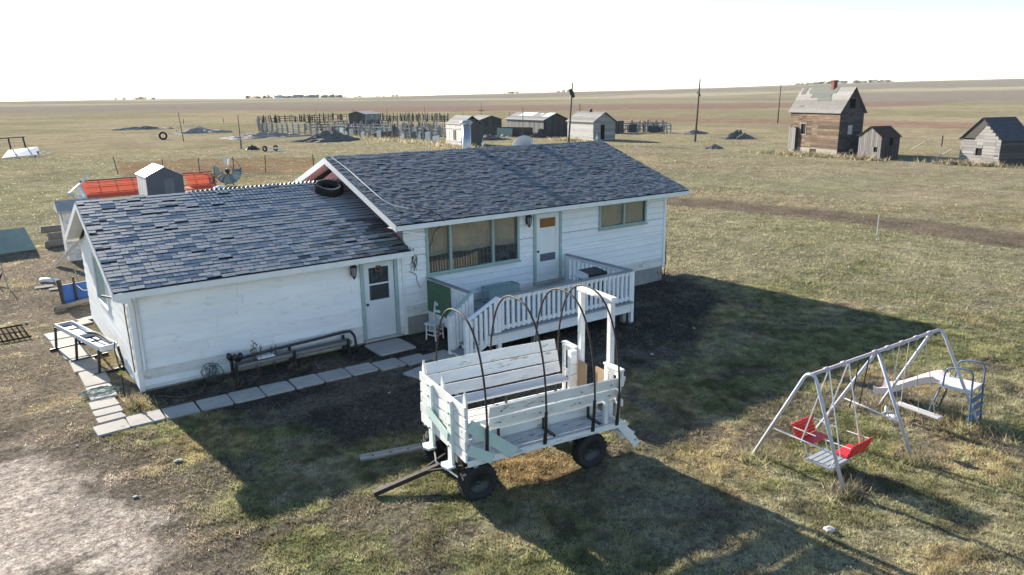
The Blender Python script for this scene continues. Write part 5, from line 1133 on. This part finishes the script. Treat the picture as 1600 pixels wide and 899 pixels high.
# horizon farmyards
def az(px, dist):
    a = YAW+math.atan((px-800)/FPX); return CAM.x+dist*math.sin(a), CAM.y+dist*math.cos(a)
tv = []; tf = []; rr = random.Random(5)
for (a0,a1,dist,n,hh_) in ((.30,.42,2500,150,12),(.345,.39,2450,40,11),(.985,1.09,2850,120,10),(.43,.50,2900,22,9),(.69,.71,2700,16,10),(.62,.64,2700,10,9),(.15,.2,2700,30,9),(1.06,1.075,2800,8,9)):
    for k in range(n):
        t = rr.uniform(a0,a1); dd = dist+rr.uniform(-60,60); x = CAM.x+dd*math.sin(t); y = CAM.y+dd*math.cos(t); z = float(height(np.array([x]),np.array([y]))[0]); s = hh_*rr.uniform(.2,1)**1.5
        for q in range(40):
            c0 = Vector((x+rr.uniform(-.6,.6)*s,y+rr.uniform(-.6,.6)*s,z+s*rr.uniform(0,.8))); i0 = len(tv); w_ = s*.30
            tv += [tuple(c0+Vector((rr.uniform(-w_,w_),rr.uniform(-w_,w_),rr.uniform(-w_,w_)))) for _ in range(3)]; tf.append((i0,i0+1,i0+2))
b = MB(); b.add(tv,tf); tag(b.build('shelterbelt_trees', m_ftree), 'far grey shelterbelt trees on the horizon', 'trees', kind='stuff')
for (t,dist,w_,d_,h,lab) in ((.338,2440,26,14,8,'tiny far farm building on the left horizon'),(.36,2420,16,12,6,'second tiny far farm building on the left horizon'),(1.035,2780,24,14,10,'tiny far farm building on the right horizon')):
    x = CAM.x+dist*math.sin(t); y = CAM.y+dist*math.cos(t); z = float(height(np.array([x]),np.array([y]))[0]); f = thing('far_barn', lab, 'barn', (x,y,z-1))
    b = MB(); b.box(-w_/2,w_/2,-d_/2,d_/2,0,h*.6); b.build('wall', m_chip, f); b = MB(); b.prism([(-w_/2,-d_/2,h*.6),(-w_/2,d_/2,h*.6),(-w_/2,0,h)],(w_,0,0)); b.build('roof', m_old, f)

# ------------------------------------------------------------------ haze: pale even air over the prairie
b = MB(); b.box(-8800,8800,-8800,8800,-70,75); hz = b.build('haze', None); tag(hz, 'thin pale haze over the prairie', 'haze', kind='stuff')
hm = bpy.data.materials.new('haze_air'); hm.use_nodes = True; N = hm.node_tree.nodes
for n_ in list(N):
    if n_.type == 'BSDF_PRINCIPLED': N.remove(n_)
pv = N.new('ShaderNodeVolumePrincipled'); pv.inputs['Color'].default_value = (.80,.84,.92,1); pv.inputs['Density'].default_value = .00006; pv.inputs['Anisotropy'].default_value = 0
hm.node_tree.links.new(pv.outputs[0], N['Material Output'].inputs['Volume']); hz.data.materials.append(hm)

# ------------------------------------------------------------------ grass
G = np.random.RandomState(11)
def scatter(n, sampler, hmin, hmax, wmin, wmax, blades, tallm=None):
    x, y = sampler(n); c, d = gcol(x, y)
    cl = fbm(x, y, .28, 3, 12); keep = G.rand(len(x)) < d*(.35+1.2*sstep(.36,.62,cl))
    bl = (x > -6.95) & (x < 10) & (y > -.06) & (y < 7.6)
    bl |= (x > -7.75) & (x < -.5) & (y > -1.95) & (y < -1.35); bl |= (x > -7.68) & (x < -6.98) & (y > -1.4) & (y < 6.3); bl |= (x > -1.35) & (x < -.35) & (y > -1.15) & (y < 0)
    keep &= ~bl; x, y, c, cl, d = x[keep], y[keep], c[keep], cl[keep], d[keep]
    z = height(x, y)-.01; V = []; C = []; hf = .60+.85*sstep(.3,.72,.6*fbm(x, y, .32 if hmax < .3 else .6, 3, 31)+.4*fbm(x, y, .11, 2, 32))
    for k in range(blades):
        h = (hmin+(hmax-hmin)*G.rand(len(x))**1.6)*(.55+.9*cl)
        a = G.rand(len(x))*6.283; w = wmin+(wmax-wmin)*G.rand(len(x)); la = G.rand(len(x))*6.283; lean = h*(.3+.9*G.rand(len(x)))
        jx = (G.rand(len(x))-.5)*w*6; jy = (G.rand(len(x))-.5)*w*6
        p0 = np.stack([x+jx-w*np.cos(a), y+jy-w*np.sin(a), z], -1); p1 = np.stack([x+jx+w*np.cos(a), y+jy+w*np.sin(a), z], -1); p2 = np.stack([x+jx+lean*np.cos(la), y+jy+lean*np.sin(la), z+h], -1)
        V.append(np.stack([p0,p1,p2],1)); f = ((.76+.48*G.rand(len(x)))*hf)[:,None]; cc = c*f*(1.78 if wmin < .01 else 1.38)
        dry = (G.rand(len(x)) < .22)[:,None]; cc = np.where(dry, cc*.4+np.array((.42,.36,.24) if wmin < .01 else (.33,.28,.19))*.6*f, cc); C.append(np.repeat(cc[:,None,:],3,1))
    return np.concatenate(V).reshape(-1,3), np.concatenate(C).reshape(-1,3)
def box_s(x0,x1,y0,y1): return lambda n: (x0+(x1-x0)*G.rand(n), y0+(y1-y0)*G.rand(n))
sets = [scatter(420000, box_s(-8.6,3.5,-13.6,-1.2), .018,.068,.004,.009,3), scatter(300000, box_s(3,12,-16.5,-.5), .018,.075,.006,.011,3), scatter(60000, box_s(-2,3.2,-16,-13.4), .02,.085,.005,.011,3),
        scatter(50000, box_s(-9.5,-6.6,-4,22), .02,.07,.006,.010,2), scatter(150000, box_s(10,34,-14,16), .02,.10,.010,.022,2),
        scatter(50000, box_s(-16,48,14,90), .02,.09,.03,.06,2), scatter(40000, box_s(34,95,-12,75), .02,.09,.03,.06,2)]
# taller dry tufts at the swing legs, slide, house foot
for (x,y,r_,n) in ((1.5,-9.9,.3,500),(1.55,-11.6,.3,400),(3.53,-11.7,.3,500),(5.8,-11.8,.5,1600),(5.9,-11.1,.5,1000),(3.1,-10.05,.3,400),(5.3,-10.1,.4,500),(-7.0,-.6,.35,500),(-6.9,3.6,.3,300),(-6.8,5.4,.3,600),(9.9,-.3,.4,400),(-5.4,-.6,.6,400),(-3,-.8,.9,400)):
    sets.append(scatter(n, lambda n, x=x, y=y, r_=r_: (x+G.randn(n)*r_*.6, y+G.randn(n)*r_*.6), .08,.26,.005,.009,2))
for (x,y,sx,sy,n) in ((62,27.5,1.5,4,900),(61.5,21,1.2,1.5,300),(62.3,12,1,2.5,500),(63.5,66,1,3,400),(46,80,3,20,1500)):
    sets.append(scatter(n, lambda n, x=x, y=y, sx=sx, sy=sy: (x-1+G.randn(n)*sx*.5, y+G.randn(n)*sy*.7), .2,.6,.04,.07,2))
gv = np.concatenate([s[0] for s in sets]); gc_ = np.concatenate([s[1] for s in sets])
print('grass tris', len(gv)//3)
me = npmesh('grass', gv, np.arange(len(gv)).reshape(-1,3), np.clip(gc_,.005,.62))
gmt = bpy.data.materials.new('grass_blades'); gmt.use_nodes = True; N = gmt.node_tree.nodes; L = gmt.node_tree.links
for n_ in list(N):
    if n_.type == 'BSDF_PRINCIPLED': N.remove(n_)
at = N.new('ShaderNodeAttribute'); at.attribute_name = 'col'; df = N.new('ShaderNodeBsdfDiffuse'); tl = N.new('ShaderNodeBsdfTranslucent'); mx = N.new('ShaderNodeMixShader'); mx.inputs[0].default_value = .6
L.new(at.outputs['Color'], df.inputs[0]); L.new(at.outputs['Color'], tl.inputs[0]); L.new(df.outputs[0], mx.inputs[1]); L.new(tl.outputs[0], mx.inputs[2]); L.new(mx.outputs[0], N['Material Output'].inputs[0])
me.materials.append(gmt); go = bpy.data.objects.new('grass', me); COL.objects.link(go); tag(go, 'short patchy green and straw-coloured lawn grass', 'grass', kind='stuff')
